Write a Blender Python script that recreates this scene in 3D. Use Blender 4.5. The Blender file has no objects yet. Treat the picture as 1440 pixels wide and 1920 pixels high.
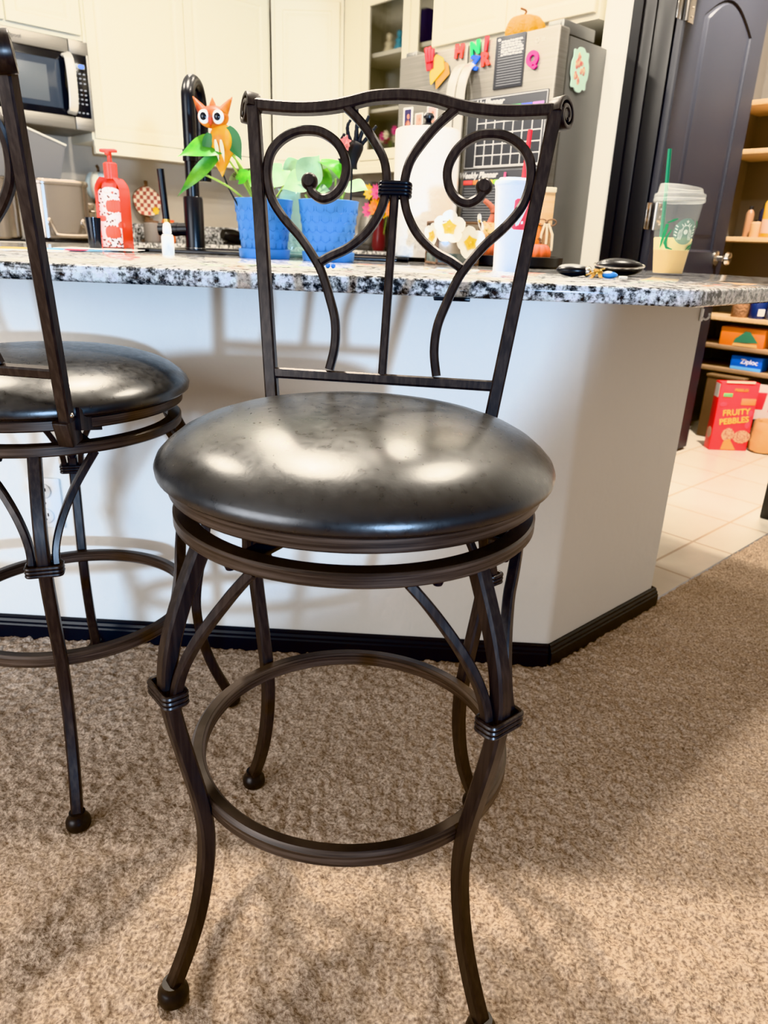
import bpy, bmesh, math, random
import numpy as np
from mathutils import Matrix, Vector
random.seed(4); rng = np.random.default_rng(4)
PI = math.pi; S2 = math.sqrt(2)
col = bpy.context.scene.collection
def R(a): return math.radians(a)
def uv(u, v, z=0.0): return ((u + v) / S2, (u - v) / S2, z)      # kitchen axes run at 45 degrees to the bar

# ------------------------------------------------------------------ materials
def lin(c):
    return tuple((x / 255 / 12.92) if x / 255 <= .04045 else ((x / 255 + .055) / 1.055) ** 2.4 for x in c)
MATS = {}
def mat(name, c=(128, 128, 128), rough=.5, metal=0., spec=.5, bump=None, vary=None, emit=None, trans=0., alpha=1., coat=0., ior=1.45, stretch=None, sss=0.):
    """c sRGB; bump=(scale,strength,distance); vary=(scale,c2,lo,hi)"""
    m = bpy.data.materials.new(name); m.use_nodes = True
    nt = m.node_tree; b = nt.nodes['Principled BSDF']
    b.inputs['Base Color'].default_value = (*lin(c), 1)
    b.inputs['Roughness'].default_value = rough; b.inputs['Metallic'].default_value = metal
    b.inputs['Specular IOR Level'].default_value = spec; b.inputs['IOR'].default_value = ior
    b.inputs['Transmission Weight'].default_value = trans; b.inputs['Alpha'].default_value = alpha
    b.inputs['Coat Weight'].default_value = coat
    if sss: b.inputs['Subsurface Weight'].default_value = sss; b.inputs['Subsurface Radius'].default_value = (.01, .006, .004)
    if emit: b.inputs['Emission Color'].default_value = (*lin(emit[0]), 1); b.inputs['Emission Strength'].default_value = emit[1]
    tc = nt.nodes.new('ShaderNodeTexCoord'); src = tc.outputs['Object']
    if stretch:
        mp = nt.nodes.new('ShaderNodeMapping'); mp.inputs['Scale'].default_value = stretch
        nt.links.new(src, mp.inputs['Vector']); src = mp.outputs['Vector']
    if vary:
        n = nt.nodes.new('ShaderNodeTexNoise'); n.inputs['Scale'].default_value = vary[0]; n.inputs['Detail'].default_value = 5
        nt.links.new(src, n.inputs['Vector'])
        r = nt.nodes.new('ShaderNodeValToRGB'); r.color_ramp.elements[0].position = vary[2]; r.color_ramp.elements[1].position = vary[3]
        r.color_ramp.elements[0].color = (*lin(c), 1); r.color_ramp.elements[1].color = (*lin(vary[1]), 1)
        nt.links.new(n.outputs['Fac'], r.inputs['Fac']); nt.links.new(r.outputs['Color'], b.inputs['Base Color'])
    if bump:
        n = nt.nodes.new('ShaderNodeTexNoise'); n.inputs['Scale'].default_value = bump[0]; n.inputs['Detail'].default_value = 4
        nt.links.new(src, n.inputs['Vector'])
        bp = nt.nodes.new('ShaderNodeBump'); bp.inputs['Strength'].default_value = bump[1]; bp.inputs['Distance'].default_value = bump[2]
        nt.links.new(n.outputs['Fac'], bp.inputs['Height']); nt.links.new(bp.outputs['Normal'], b.inputs['Normal'])
    MATS[name] = m
    return m
def nodes(m): return m.node_tree.nodes, m.node_tree.links, m.node_tree.nodes['Principled BSDF']

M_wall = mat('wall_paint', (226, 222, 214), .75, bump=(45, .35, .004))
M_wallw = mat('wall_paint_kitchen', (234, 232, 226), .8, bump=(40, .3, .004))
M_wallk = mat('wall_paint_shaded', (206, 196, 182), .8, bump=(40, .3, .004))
M_ceil = mat('ceiling_paint', (240, 238, 232), .9, bump=(60, .3, .003))
M_base = mat('black_baseboard', (17, 19, 25), .38, bump=(8, .1, .002))
M_cab = mat('cream_cabinet', (240, 235, 218), .42)
M_shade = mat('alcove_shade', (26, 26, 34), .8)
M_door = mat('navy_black_door', (37, 40, 50), .45, vary=(3, (43, 45, 54), .3, .8))
M_bronze = mat('bronze_metal', (46, 40, 37), .34, .35, .55, stretch=(120, 120, 6), vary=(1.6, (72, 62, 56), .40, .85), bump=(3, .06, .001))
M_bronzeh = mat('bronze_metal_rings', (52, 44, 38), .34, .35, .55, stretch=(5, 5, 210), vary=(1.6, (98, 84, 74), .36, .74), bump=(3, .06, .001))
M_cap = mat('dark_cap_metal', (42, 37, 34), .36, .3, .5)
M_leather = mat('black_leather', (20, 20, 21), .3, 0, .85, coat=.45)
M_leather.node_tree.nodes['Principled BSDF'].inputs['Coat Roughness'].default_value = .24
def leather():
    n, l, b = nodes(M_leather)
    tc = n.new('ShaderNodeTexCoord')
    a = n.new('ShaderNodeTexNoise'); a.inputs['Scale'].default_value = 340; a.inputs['Detail'].default_value = 3
    c = n.new('ShaderNodeTexNoise'); c.inputs['Scale'].default_value = 9; c.inputs['Detail'].default_value = 0
    w = n.new('ShaderNodeTexNoise'); w.inputs['Scale'].default_value = 90; w.inputs['Detail'].default_value = 6; w.inputs['Roughness'].default_value = .6
    for t in (a, c, w): l.new(tc.outputs['Object'], t.inputs['Vector'])
    b1 = n.new('ShaderNodeBump'); b1.inputs['Strength'].default_value = .22; b1.inputs['Distance'].default_value = .0004
    b2 = n.new('ShaderNodeBump'); b2.inputs['Strength'].default_value = .5; b2.inputs['Distance'].default_value = .005
    l.new(a.outputs['Fac'], b1.inputs['Height']); l.new(c.outputs['Fac'], b2.inputs['Height']); l.new(b2.outputs['Normal'], b1.inputs['Normal'])
    l.new(b1.outputs['Normal'], b.inputs['Normal'])
    mr = n.new('ShaderNodeMapRange'); mr.inputs['From Min'].default_value = .25; mr.inputs['From Max'].default_value = .75; mr.inputs['To Min'].default_value = .24; mr.inputs['To Max'].default_value = .40
    l.new(w.outputs['Fac'], mr.inputs['Value']); l.new(mr.outputs['Result'], b.inputs['Roughness'])
leather()
M_granite = mat('granite', rough=.07, spec=.6)
def granite():
    n, l, b = nodes(M_granite)
    tc = n.new('ShaderNodeTexCoord')
    v = n.new('ShaderNodeTexVoronoi'); v.inputs['Scale'].default_value = 95
    s = n.new('ShaderNodeTexNoise'); s.inputs['Scale'].default_value = 88; s.inputs['Detail'].default_value = 4; s.inputs['Roughness'].default_value = .65
    t = n.new('ShaderNodeTexNoise'); t.inputs['Scale'].default_value = 14; t.inputs['Detail'].default_value = 3
    for q in (v, s, t): l.new(tc.outputs['Object'], q.inputs['Vector'])
    r1 = n.new('ShaderNodeValToRGB'); e = r1.color_ramp.elements
    e[0].position = .36; e[0].color = (*lin((28, 28, 32)), 1); e[1].position = .66; e[1].color = (*lin((226, 224, 220)), 1)
    for p, c in ((.43, (84, 84, 88)), (.485, (146, 144, 143)), (.55, (196, 193, 189))):
        k = e.new(p); k.color = (*lin(c), 1)
    ad = n.new('ShaderNodeMath'); ad.operation = 'MULTIPLY_ADD'; ad.inputs[1].default_value = .3; ad.inputs[2].default_value = -.15
    l.new(t.outputs['Fac'], ad.inputs[0])
    sm = n.new('ShaderNodeMath'); sm.operation = 'ADD'; l.new(s.outputs['Fac'], sm.inputs[0]); l.new(ad.outputs[0], sm.inputs[1])
    l.new(sm.outputs[0], r1.inputs['Fac'])
    mx = n.new('ShaderNodeMix'); mx.data_type = 'RGBA'; mx.blend_type = 'MULTIPLY'; mx.inputs['Factor'].default_value = .35
    l.new(r1.outputs['Color'], mx.inputs['A']); l.new(v.outputs['Color'], mx.inputs['B'])
    hs = n.new('ShaderNodeHueSaturation'); hs.inputs['Saturation'].default_value = .12; hs.inputs['Value'].default_value = 1.12
    l.new(mx.outputs['Result'], hs.inputs['Color']); l.new(hs.outputs['Color'], b.inputs['Base Color'])
granite()
M_carpet = mat('carpet', (178, 147, 118), .95, spec=.1)
def carpet():
    n, l, b = nodes(M_carpet)
    tc = n.new('ShaderNodeTexCoord')
    a = n.new('ShaderNodeTexNoise'); a.inputs['Scale'].default_value = 200; a.inputs['Detail'].default_value = 3
    c = n.new('ShaderNodeTexNoise'); c.inputs['Scale'].default_value = 7; c.inputs['Detail'].default_value = 3
    for q in (a, c): l.new(tc.outputs['Object'], q.inputs['Vector'])
    r = n.new('ShaderNodeValToRGB'); e = r.color_ramp.elements
    e[0].position = .3; e[0].color = (*lin((132, 111, 95)), 1); e[1].position = .72; e[1].color = (*lin((224, 202, 180)), 1)
    l.new(a.outputs['Fac'], r.inputs['Fac'])
    r2 = n.new('ShaderNodeValToRGB'); e = r2.color_ramp.elements
    e[0].position = .3; e[0].color = (.86, .84, .82, 1); e[1].position = .7; e[1].color = (1, 1, 1, 1)
    l.new(c.outputs['Fac'], r2.inputs['Fac'])
    mx = n.new('ShaderNodeMix'); mx.data_type = 'RGBA'; mx.blend_type = 'MULTIPLY'; mx.inputs['Factor'].default_value = 1
    l.new(r.outputs['Color'], mx.inputs['A']); l.new(r2.outputs['Color'], mx.inputs['B']); l.new(mx.outputs['Result'], b.inputs['Base Color'])
    bp = n.new('ShaderNodeBump'); bp.inputs['Strength'].default_value = .8; bp.inputs['Distance'].default_value = .004
    l.new(a.outputs['Fac'], bp.inputs['Height']); l.new(bp.outputs['Normal'], b.inputs['Normal'])
carpet()
M_tile = mat('floor_tile', rough=.3)
def tile():
    n, l, b = nodes(M_tile)
    tc = n.new('ShaderNodeTexCoord'); mp = n.new('ShaderNodeMapping')
    mp.inputs['Location'].default_value = (.036, .23, 0); mp.inputs['Rotation'].default_value = (0, 0, R(-45))
    l.new(tc.outputs['Object'], mp.inputs['Vector'])
    k = n.new('ShaderNodeTexBrick'); k.offset = 0; k.inputs['Scale'].default_value = 1
    k.inputs['Brick Width'].default_value = .313; k.inputs['Row Height'].default_value = .305; k.inputs['Mortar Size'].default_value = .005
    k.inputs['Color1'].default_value = (*lin((226, 218, 206)), 1); k.inputs['Color2'].default_value = (*lin((221, 211, 197)), 1); k.inputs['Mortar'].default_value = (*lin((190, 170, 150)), 1)
    l.new(mp.outputs['Vector'], k.inputs['Vector'])
    z = n.new('ShaderNodeTexNoise'); z.inputs['Scale'].default_value = 9; z.inputs['Detail'].default_value = 4; l.new(tc.outputs['Object'], z.inputs['Vector'])
    mx = n.new('ShaderNodeMix'); mx.data_type = 'RGBA'; mx.blend_type = 'MULTIPLY'; mx.inputs['Factor'].default_value = .25
    l.new(k.outputs['Color'], mx.inputs['A']); l.new(z.outputs['Fac'], mx.inputs['B']); l.new(mx.outputs['Result'], b.inputs['Base Color'])
tile()
M_steel = mat('brushed_steel', (132, 129, 124), .46, .7, stretch=(2, 2, 120), vary=(1.5, (148, 145, 140), .3, .7))
M_steelh = mat('bright_steel', (236, 234, 228), .3, .6)
M_greymet = mat('grey_side_metal', (128, 128, 126), .45, .5)
M_pot = mat('pot_steel', (168, 158, 148), .26, .9)
M_greylid = mat('grey_enamel', (104, 104, 106), .5, .2)
M_blackgl = mat('black_gloss', (22, 24, 30), .15)
M_blackglass = mat('dark_glass', (58, 66, 78), .12)
M_black = mat('black_satin', (17, 18, 23), .3)
M_blackmat = mat('black_matte', (22, 22, 26), .6)
M_white = mat('white_plastic', (238, 238, 236), .35)
M_cream = mat('cream_paint', (236, 228, 206), .55)
M_foam = mat('white_foam', (240, 243, 248), .5, bump=(300, .15, .001), sss=.05)
M_red = mat('red_plastic', (225, 38, 48), .35)
M_pinkred = mat('pink_red_print', (226, 70, 88), .45)
M_orange = mat('orange_plastic', (240, 92, 40), .3)
M_orangered = mat('orange_red_plastic', (232, 72, 34), .18)
M_blue = mat('blue_pot', (74, 134, 200), .42)
M_leaf = mat('leaf_green', (66, 140, 42), .35, vary=(18, (132, 188, 62), .45, .7))
M_leafp = mat('pale_leaf', (142, 176, 136), .4, vary=(20, (178, 204, 168), .4, .7))
M_stem = mat('stem_green', (150, 176, 80), .5)
M_soil = mat('soil', (70, 46, 30), .95, bump=(90, .8, .01))
M_paper = mat('paper_towel', (246, 243, 238), .9, bump=(55, .35, .006))
M_yellow = mat('yellow_plastic', (255, 222, 50), .45)
M_gold = mat('brass', (212, 170, 90), .3, .8)
M_chrome = mat('chrome', (210, 206, 200), .15, 1.)
M_wood = mat('pale_wood', (206, 172, 130), .6, stretch=(4, 60, 60), vary=(2, (226, 196, 158), .3, .7))
M_plankd = mat('dark_wood', (96, 70, 52), .6, stretch=(4, 60, 60), vary=(2, (130, 100, 76), .3, .7))
M_kraft = mat('kraft_paper', (196, 152, 108), .8, bump=(20, .5, .01))
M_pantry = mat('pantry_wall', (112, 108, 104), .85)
M_knit = mat('yellow_knit', (232, 172, 40), .9, bump=(120, 1., .01))
M_glass = mat('clear_glass', (255, 255, 255), .02, trans=1., ior=1.05, alpha=.35)
M_plastic = mat('clear_plastic', (232, 240, 240), .1, alpha=.05, spec=.7)
M_lidp = mat('frosted_plastic', (240, 242, 240), .2, alpha=.28, spec=.8)
M_drink = mat('pale_coffee_drink', (236, 206, 150), .5, sss=.1)
M_drinktop = mat('drink_foam', (246, 232, 178), .6)
M_greenst = mat('green_straw', (30, 130, 98), .35)
M_greenpr = mat('green_print', (40, 140, 92), .5)
M_logo = mat('white_print', (236, 244, 236), .5)
M_logobg = mat('pale_green_print', (150, 186, 172), .5, alpha=.75)

# ------------------------------------------------------------------ mesh helpers
class MB:
    def __init__(s): s.v = []; s.f = []; s.mi = []; s.i = 0; s.T = None
    def add(s, vs, fs):
        o = len(s.v)
        for p in vs:
            p = Vector(p)
            if s.T is not None: p = s.T @ p
            s.v.append(tuple(p))
        for f in fs: s.f.append(tuple(k + o for k in f)); s.mi.append(s.i)
        return s
    def bm(s, b):
        b.verts.index_update()
        s.add([v.co for v in b.verts], [[v.index for v in f.verts] for f in b.faces]); b.free(); return s
    def box(s, c, d, bev=0., seg=2, rot=None):
        b = bmesh.new(); bmesh.ops.create_cube(b, size=1)
        bmesh.ops.scale(b, vec=d, verts=b.verts)
        if bev: bmesh.ops.bevel(b, geom=list(b.edges), offset=min(bev, .49 * min(d)), segments=seg, profile=.5, affect='EDGES', clamp_overlap=True)
        if rot is not None: bmesh.ops.transform(b, matrix=rot.to_4x4(), verts=b.verts)
        bmesh.ops.translate(b, vec=c, verts=b.verts)
        return s.bm(b)
    def lathe(s, prof, n=32, c=(0, 0, 0), ax=None, sx=1., sy=1.):
        vs, fs, rings = [], [], []
        m = ax.to_4x4() if ax is not None else Matrix.Identity(4)
        for r, z in prof:
            if r < 1e-6: vs.append(m @ Vector((0, 0, z)) + Vector(c)); rings.append([len(vs) - 1])
            else:
                ids = []
                for k in range(n):
                    a = 2 * PI * k / n; vs.append(m @ Vector((r * math.cos(a) * sx, r * math.sin(a) * sy, z)) + Vector(c)); ids.append(len(vs) - 1)
                rings.append(ids)
        for A, B in zip(rings, rings[1:]):
            if len(A) == 1 and len(B) == 1: continue
            for k in range(n):
                j = (k + 1) % n
                if len(A) == 1: fs.append((A[0], B[j], B[k]))
                elif len(B) == 1: fs.append((A[k], A[j], B[0]))
                else: fs.append((A[k], A[j], B[j], B[k]))
        return s.add(vs, fs)
    def sph(s, c, r, n=20, m=12, ax=None):
        r = (r, r, r) if not hasattr(r, '__len__') else r
        prof = [(math.sin(PI * k / m), -math.cos(PI * k / m)) for k in range(m + 1)]
        prof[0] = (0, -1); prof[-1] = (0, 1)
        t = MB().lathe(prof, n); mm = ax.to_4x4() if ax is not None else Matrix.Identity(4)
        return s.add([mm @ Vector((p[0] * r[0], p[1] * r[1], p[2] * r[2])) + Vector(c) for p in t.v], t.f)
    def sweep(s, path, prof, ref=(0, 0, 1), closed=False, scale=None):
        """prof: 2D points (a,b): a along 'side', b along the ref-ish axis"""
        P = [Vector(p) for p in path]; n = len(P); k = len(prof); vs = []; fs = []
        for i in range(n):
            if closed: t = P[(i + 1) % n] - P[i - 1]
            else: t = P[min(i + 1, n - 1)] - P[max(i - 1, 0)]
            t.normalize()
            rf = Vector(ref[i]) if hasattr(ref[0], '__len__') else Vector(ref)
            sd = t.cross(rf)
            if sd.length < 1e-5: sd = t.cross(Vector((.3, 1, .2)))
            sd.normalize(); up = sd.cross(t).normalized()
            q = scale[i] if scale else 1.
            for a, b in prof: vs.append(P[i] + sd * a * q + up * b * q)
        for i in range(n if closed else n - 1):
            j = (i + 1) % n
            for a in range(k):
                c = (a + 1) % k; fs.append((i * k + a, i * k + c, j * k + c, j * k + a))
        if not closed: fs.append(tuple(range(k))[::-1]); fs.append(tuple((n - 1) * k + a for a in range(k)))
        return s.add(vs, fs)
    def tube(s, path, r, n=10, closed=False, scale=None, ref=(0, 0, 1)):
        return s.sweep(path, [(r * math.cos(2 * PI * a / n), r * math.sin(2 * PI * a / n)) for a in range(n)], ref, closed, scale)
    def ring(s, Rc, prof, z, n=96):
        """prof (dr,dz) closed section revolved around z"""
        vs, fs, k = [], [], len(prof)
        for i in range(n):
            a = 2 * PI * i / n
            for dr, dz in prof: vs.append(((Rc + dr) * math.cos(a), (Rc + dr) * math.sin(a), z + dz))
        for i in range(n):
            j = (i + 1) % n
            for a in range(k):
                c = (a + 1) % k; fs.append((i * k + a, j * k + a, j * k + c, i * k + c))
        return s.add(vs, fs)
    def prism(s, poly, z0, z1, T=None):
        n = len(poly); T = T if T is not None else Matrix.Identity(4)
        vs = [T @ Vector((x, y, z0)) for x, y in poly] + [T @ Vector((x, y, z1)) for x, y in poly]
        fs = [tuple(range(n))[::-1], tuple(range(n, 2 * n))] + [(i, (i + 1) % n, n + (i + 1) % n, n + i) for i in range(n)]
        return s.add(vs, fs)
    def leaf(s, base, tip, w, up=(0, 0, 1), sag=.0, fold=.12, n=10, heart=True, wave=0., petal=False):
        b, t, u = Vector(base), Vector(tip), Vector(up).normalized()
        d = t - b; L = d.length; sd = d.cross(u).normalized(); nn = sd.cross(d).normalized()
        vs, fs = [], []; m = 5
        for i in range(n + 1):
            x = i / n
            hw = w * .5 * ((math.sin(PI * min(1, x * .93 + .07)) ** .75) * (1.18 - .55 * x)) * (1 - x ** 5)
            if petal: hw = w * .5 * max(0, math.sin(PI * min(1, x ** 1.35 * .97 + .03))) ** .62
            ctr = b + d * x + nn * (sag * 4 * x * (1 - x))
            for j in range(-m // 2 + 1, m // 2 + 1):
                y = j / (m // 2)
                back = -d.normalized() * (.16 * w * abs(y) * max(0, 1 - x * 3.0)) if heart else Vector((0, 0, 0))
                vs.append(ctr + sd * hw * y + nn * (abs(y) * fold * hw + wave * math.sin(9 * x + 3 * y) * hw) + back)
        k = m
        for i in range(n):
            for j in range(k - 1): fs.append((i * k + j, i * k + j + 1, (i + 1) * k + j + 1, (i + 1) * k + j))
        return s.add(vs, fs)
RX90 = Matrix.Rotation(PI / 2, 4, 'X')
def rrect(w, h, r=.002, n=1):
    """rounded rectangle section, centred"""
    out = []
    for cx, cy, a0 in ((w / 2 - r, h / 2 - r, 0), (-w / 2 + r, h / 2 - r, 90), (-w / 2 + r, -h / 2 + r, 180), (w / 2 - r, -h / 2 + r, 270)):
        for k in range(n + 1): a = R(a0 + 90 * k / n); out.append((cx + r * math.cos(a), cy + r * math.sin(a)))
    return out
def spline(pts, n=8):
    P = [Vector(p) for p in pts]; out = []
    for i in range(len(P) - 1):
        a, b, c, d = P[max(i - 1, 0)], P[i], P[i + 1], P[min(i + 2, len(P) - 1)]
        for k in range(n):
            t = k / n
            out.append(.5 * ((2 * b) + (c - a) * t + (2 * a - 5 * b + 4 * c - d) * t * t + (3 * b - a - 3 * c + d) * t ** 3))
    out.append(P[-1]); return out
def obj(name, mb, m, parent=None, loc=None, rotz=0., smooth=38):
    me = bpy.data.meshes.new(name); me.from_pydata(mb.v, [], mb.f); me.update()
    b = bmesh.new(); b.from_mesh(me); bmesh.ops.recalc_face_normals(b, faces=b.faces); b.to_mesh(me); b.free()
    for k in (m if isinstance(m, (list, tuple)) else [m]): me.materials.append(k)
    if isinstance(m, (list, tuple)): me.polygons.foreach_set('material_index', mb.mi)
    if smooth:
        me.polygons.foreach_set('use_smooth', [True] * len(me.polygons))
        try: me.set_sharp_from_angle(angle=R(smooth))
        except Exception: pass
    o = bpy.data.objects.new(name, me); col.objects.link(o)
    if parent: o.parent = parent
    if loc: o.location = loc
    o.rotation_euler = (0, 0, rotz)
    return o
def thing(name, label, cat, loc=(0, 0, 0), rotz=0., group=None):
    o = bpy.data.objects.new(name, None); col.objects.link(o); o.empty_display_size = .05
    o.location = loc; o.rotation_euler = (0, 0, rotz); o['label'] = label; o['category'] = cat
    if group: o['group'] = group
    return o
def tag(o, label, cat, group=None):
    o['label'] = label; o['category'] = cat
    if group: o['group'] = group
    return o
def struct(name, mb, m, parent=None, loc=None, rotz=0., smooth=35):
    o = obj(name, mb, m, parent, loc, rotz, smooth)
    if not parent: o['kind'] = 'structure'
    return o
def text(name, s, size, m, parent, loc, rot=(PI / 2, 0, 0), extrude=.0006, align='CENTER', shear=0., wrap=None, bold=0.):
    c = bpy.data.curves.new(name, 'FONT'); c.body = s; c.size = size; c.extrude = extrude; c.align_x = align; c.align_y = 'CENTER'; c.shear = shear; c.offset = bold
    t = bpy.data.objects.new(name + '_t', c); col.objects.link(t)
    dg = bpy.context.evaluated_depsgraph_get(); me = bpy.data.meshes.new_from_object(t.evaluated_get(dg))
    bpy.data.objects.remove(t); bpy.data.curves.remove(c)
    me.name = name; me.materials.clear(); me.materials.append(m)
    o = bpy.data.objects.new(name, me); col.objects.link(o)
    if parent: o.parent = parent
    o.location = loc; o.rotation_euler = rot
    return o
def copyparts(src, dst):
    for ch in list(src.children):
        c = ch.copy(); col.objects.link(c); c.parent = dst
        for g in list(ch.children):
            d = g.copy(); col.objects.link(d); d.parent = c
def dup(root, loc, rotz, label):
    r = root.copy(); col.objects.link(r); r.location = loc; r.rotation_euler = (0, 0, rotz); r['label'] = label
    copyparts(root, r); return r

# ================================================================== SETTING
WY = 1.560                                    # face of the bar wall
# carpet with real pile: dense displaced grid where the photo sees it, coarse beyond
def carpet_floor():
    st = .0042
    xs = np.arange(-1.25, 1.85, st); ys = np.arange(.48, 2.9, st)
    X, Y = np.meshgrid(xs, ys)
    h = rng.normal(size=X.shape)
    def blur(a, k):
        for _ in range(k):
            a = (a + np.roll(a, 1, 0) + np.roll(a, -1, 0)) / 3; a = (a + np.roll(a, 1, 1) + np.roll(a, -1, 1)) / 3
        return a / a.std()
    H = .0021 * blur(h, 1) + .0008 * blur(rng.normal(size=X.shape), 2) + .0004 * blur(rng.normal(size=X.shape), 14)
    jx = blur(rng.normal(size=X.shape), 1) * .0012; jy = blur(rng.normal(size=X.shape), 1) * .0012
    Z = H - .004
    Vv = np.stack([X + jx, Y + jy, Z], -1).reshape(-1, 3)
    cx = X[:-1, :-1] + st / 2; cy = Y[:-1, :-1] + st / 2
    keep = (cy < WY) | ((cx - cy) / S2 > -.842)
    keep &= ((cx - cy) / S2 > -.842) | (cy < WY)
    nx = X.shape[1]
    idx = (np.arange(X.shape[0] - 1)[:, None] * nx + np.arange(nx - 1)[None, :])
    a = idx[keep]
    F = np.stack([a, a + 1, a + 1 + nx, a + nx], -1)
    base = len(Vv)
    ex = [(-4, -4, -.006), (4.5, -4, -.006), (4.5, .482, -.006), (-4, .482, -.006), (-4, .482, -.006), (-1.249, .482, -.006), (-1.249, WY, -.006), (-4, WY, -.006),
          (1.845, .482, -.006), (4.5, .482, -.006), (4.5, 2.95, -.006), (1.845, 2.95, -.006)]
    Vv = np.concatenate([Vv, np.array(ex)])
    me = bpy.data.meshes.new('floor')
    nf = len(F) + 3
    loops = np.concatenate([F.reshape(-1), np.arange(base, base + 12)]).astype(np.int32)
    me.vertices.add(len(Vv)); me.vertices.foreach_set('co', Vv.reshape(-1).astype(np.float32))
    me.loops.add(len(loops)); me.loops.foreach_set('vertex_index', loops)
    me.polygons.add(nf); me.polygons.foreach_set('loop_start', np.arange(nf, dtype=np.int32) * 4)
    me.polygons.foreach_set('use_smooth', np.ones(nf, dtype=bool))
    me.update(calc_edges=True); me.validate(); me.materials.append(M_carpet)
    o = bpy.data.objects.new('floor', me); col.objects.link(o); o['kind'] = 'structure'
carpet_floor()
struct('floor_kitchen', MB().prism([(-4.2, 1.62), (.418, 1.62), uv(5.2, -.848)[:2], (-.14, 7.5), (-4.2, 3.44)], -.03, -.007), M_tile)
# bar half wall with a rounded 45 degree corner
def wall_poly():
    c = (.368, WY); pts = [(-3.2, WY)]
    for k in range(9):
        a = R(-90 + 45 * k / 8); r = .03
        pts.append((c[0] - .0124 + r * math.cos(a), c[1] + r + r * math.sin(a)))
    e = uv(1.862, -.838); pts.append((e[0], e[1]))
    e2 = uv(1.862, -.965); pts.append((e2[0], e2[1]))
    pts += [(.318, 1.68), (-3.2, 1.68)]
    return pts
struct('wall_bar', MB().prism(wall_poly(), -.005, .884), M_wall, smooth=25)
# stepped black baseboards
def base_path(path, name):
    prof = [(0, -.008), (.013, -.008), (.013, .030), (.0105, .034), (.0105, .040), (.007, .046), (.007, .051), (.003, .055), (0, .055)]
    b = MB(); P = [Vector((x, y, 0)) for x, y in path]; n = len(P); k = len(prof); vs = []; fs = []
    for i in range(n):
        dirs = []
        if i > 0: d = (P[i] - P[i - 1]).normalized(); dirs.append(Vector((d.y, -d.x, 0)))
        if i < n - 1: d = (P[i + 1] - P[i]).normalized(); dirs.append(Vector((d.y, -d.x, 0)))
        m = sum(dirs, Vector()); m = m / m.length_squared * len(dirs) if len(dirs) == 2 else m
        if len(dirs) == 2: m = (dirs[0] + dirs[1]) / (1 + dirs[0].dot(dirs[1]))
        for o, z in prof: vs.append(P[i] + m * o + Vector((0, 0, z)))
    for i in range(n - 1):
        for a in range(k): c = (a + 1) % k; fs.append((i * k + a, i * k + c, (i + 1) * k + c, (i + 1) * k + a))
    fs.append(tuple(range(k))); fs.append(tuple((n - 1) * k + a for a in range(k)))
    b.add(vs, fs); return struct(name, b, M_base, smooth=20)
cnr = (.368, WY - .0005)
base_path([(-3.2, cnr[1]), cnr], 'baseboard_front')
e = uv(1.874, -.8375)
base_path([cnr, e[:2], uv(1.874, -.95)[:2]], 'baseboard_right')
# kitchen shell: walls behind the cabinets
ULW, VLW = -4.70, 3.64                         # left wall plane v, right wall plane u
def uvbox(u0, u1, v0, v1, z0, z1, bev=0.):
    b = MB(); b.T = Matrix(((1 / S2, 1 / S2, 0, 0), (1 / S2, -1 / S2, 0, 0), (0, 0, 1, 0), (0, 0, 0, 1)))
    b.box(((u0 + u1) / 2, (v0 + v1) / 2, (z0 + z1) / 2), (u1 - u0, v1 - v0, z1 - z0), bev); b.T = None
    return b
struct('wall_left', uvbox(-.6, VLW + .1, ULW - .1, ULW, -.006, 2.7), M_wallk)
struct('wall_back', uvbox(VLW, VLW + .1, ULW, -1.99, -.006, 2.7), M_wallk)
struct('wall_pantry', uvbox(3.0, 3.12, -1.985, -1.69, -.006, 2.7), M_wallw)      # white strip beside the fridge
struct('wall_pantry_return', uvbox(3.12, VLW, -1.985, -1.90, -.006, 2.7), M_shade)  # dark colour stands in for the shadow inside the fridge alcove
struct('wall_pantry_right', uvbox(3.0, 3.12, -.84, 1.2, -.006, 2.7), M_wallw)
struct('wall_pantry_header', uvbox(3.0, 3.12, -1.69, -.84, 2.12, 2.7), M_wallw)
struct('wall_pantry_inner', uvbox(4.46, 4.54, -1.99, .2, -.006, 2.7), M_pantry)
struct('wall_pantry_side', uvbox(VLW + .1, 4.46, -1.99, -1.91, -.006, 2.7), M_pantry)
struct('ceiling', MB().box((0, 1.0, 2.75), (9.5, 10, .08)), M_ceil)
# black door casing and jamb
def casing():
    b = uvbox(2.98, 3.0, -1.815, -1.745, -.006, 2.16, .006)
    for q in (uvbox(2.972, 3.0, -1.80, -1.845, -.006, 2.16, .006), uvbox(2.985, 3.135, -1.745, -1.664, -.006, 2.13, .004), uvbox(3.03, 3.13, -1.664, -1.648, -.006, 2.12, .003)):
        b.add(q.v, q.f)
    return b
struct('trim_1', casing(), M_base)
struct('trim_2', uvbox(2.93, 3.13, -.94, -.84, -.006, 2.16, .006), M_base)
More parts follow.
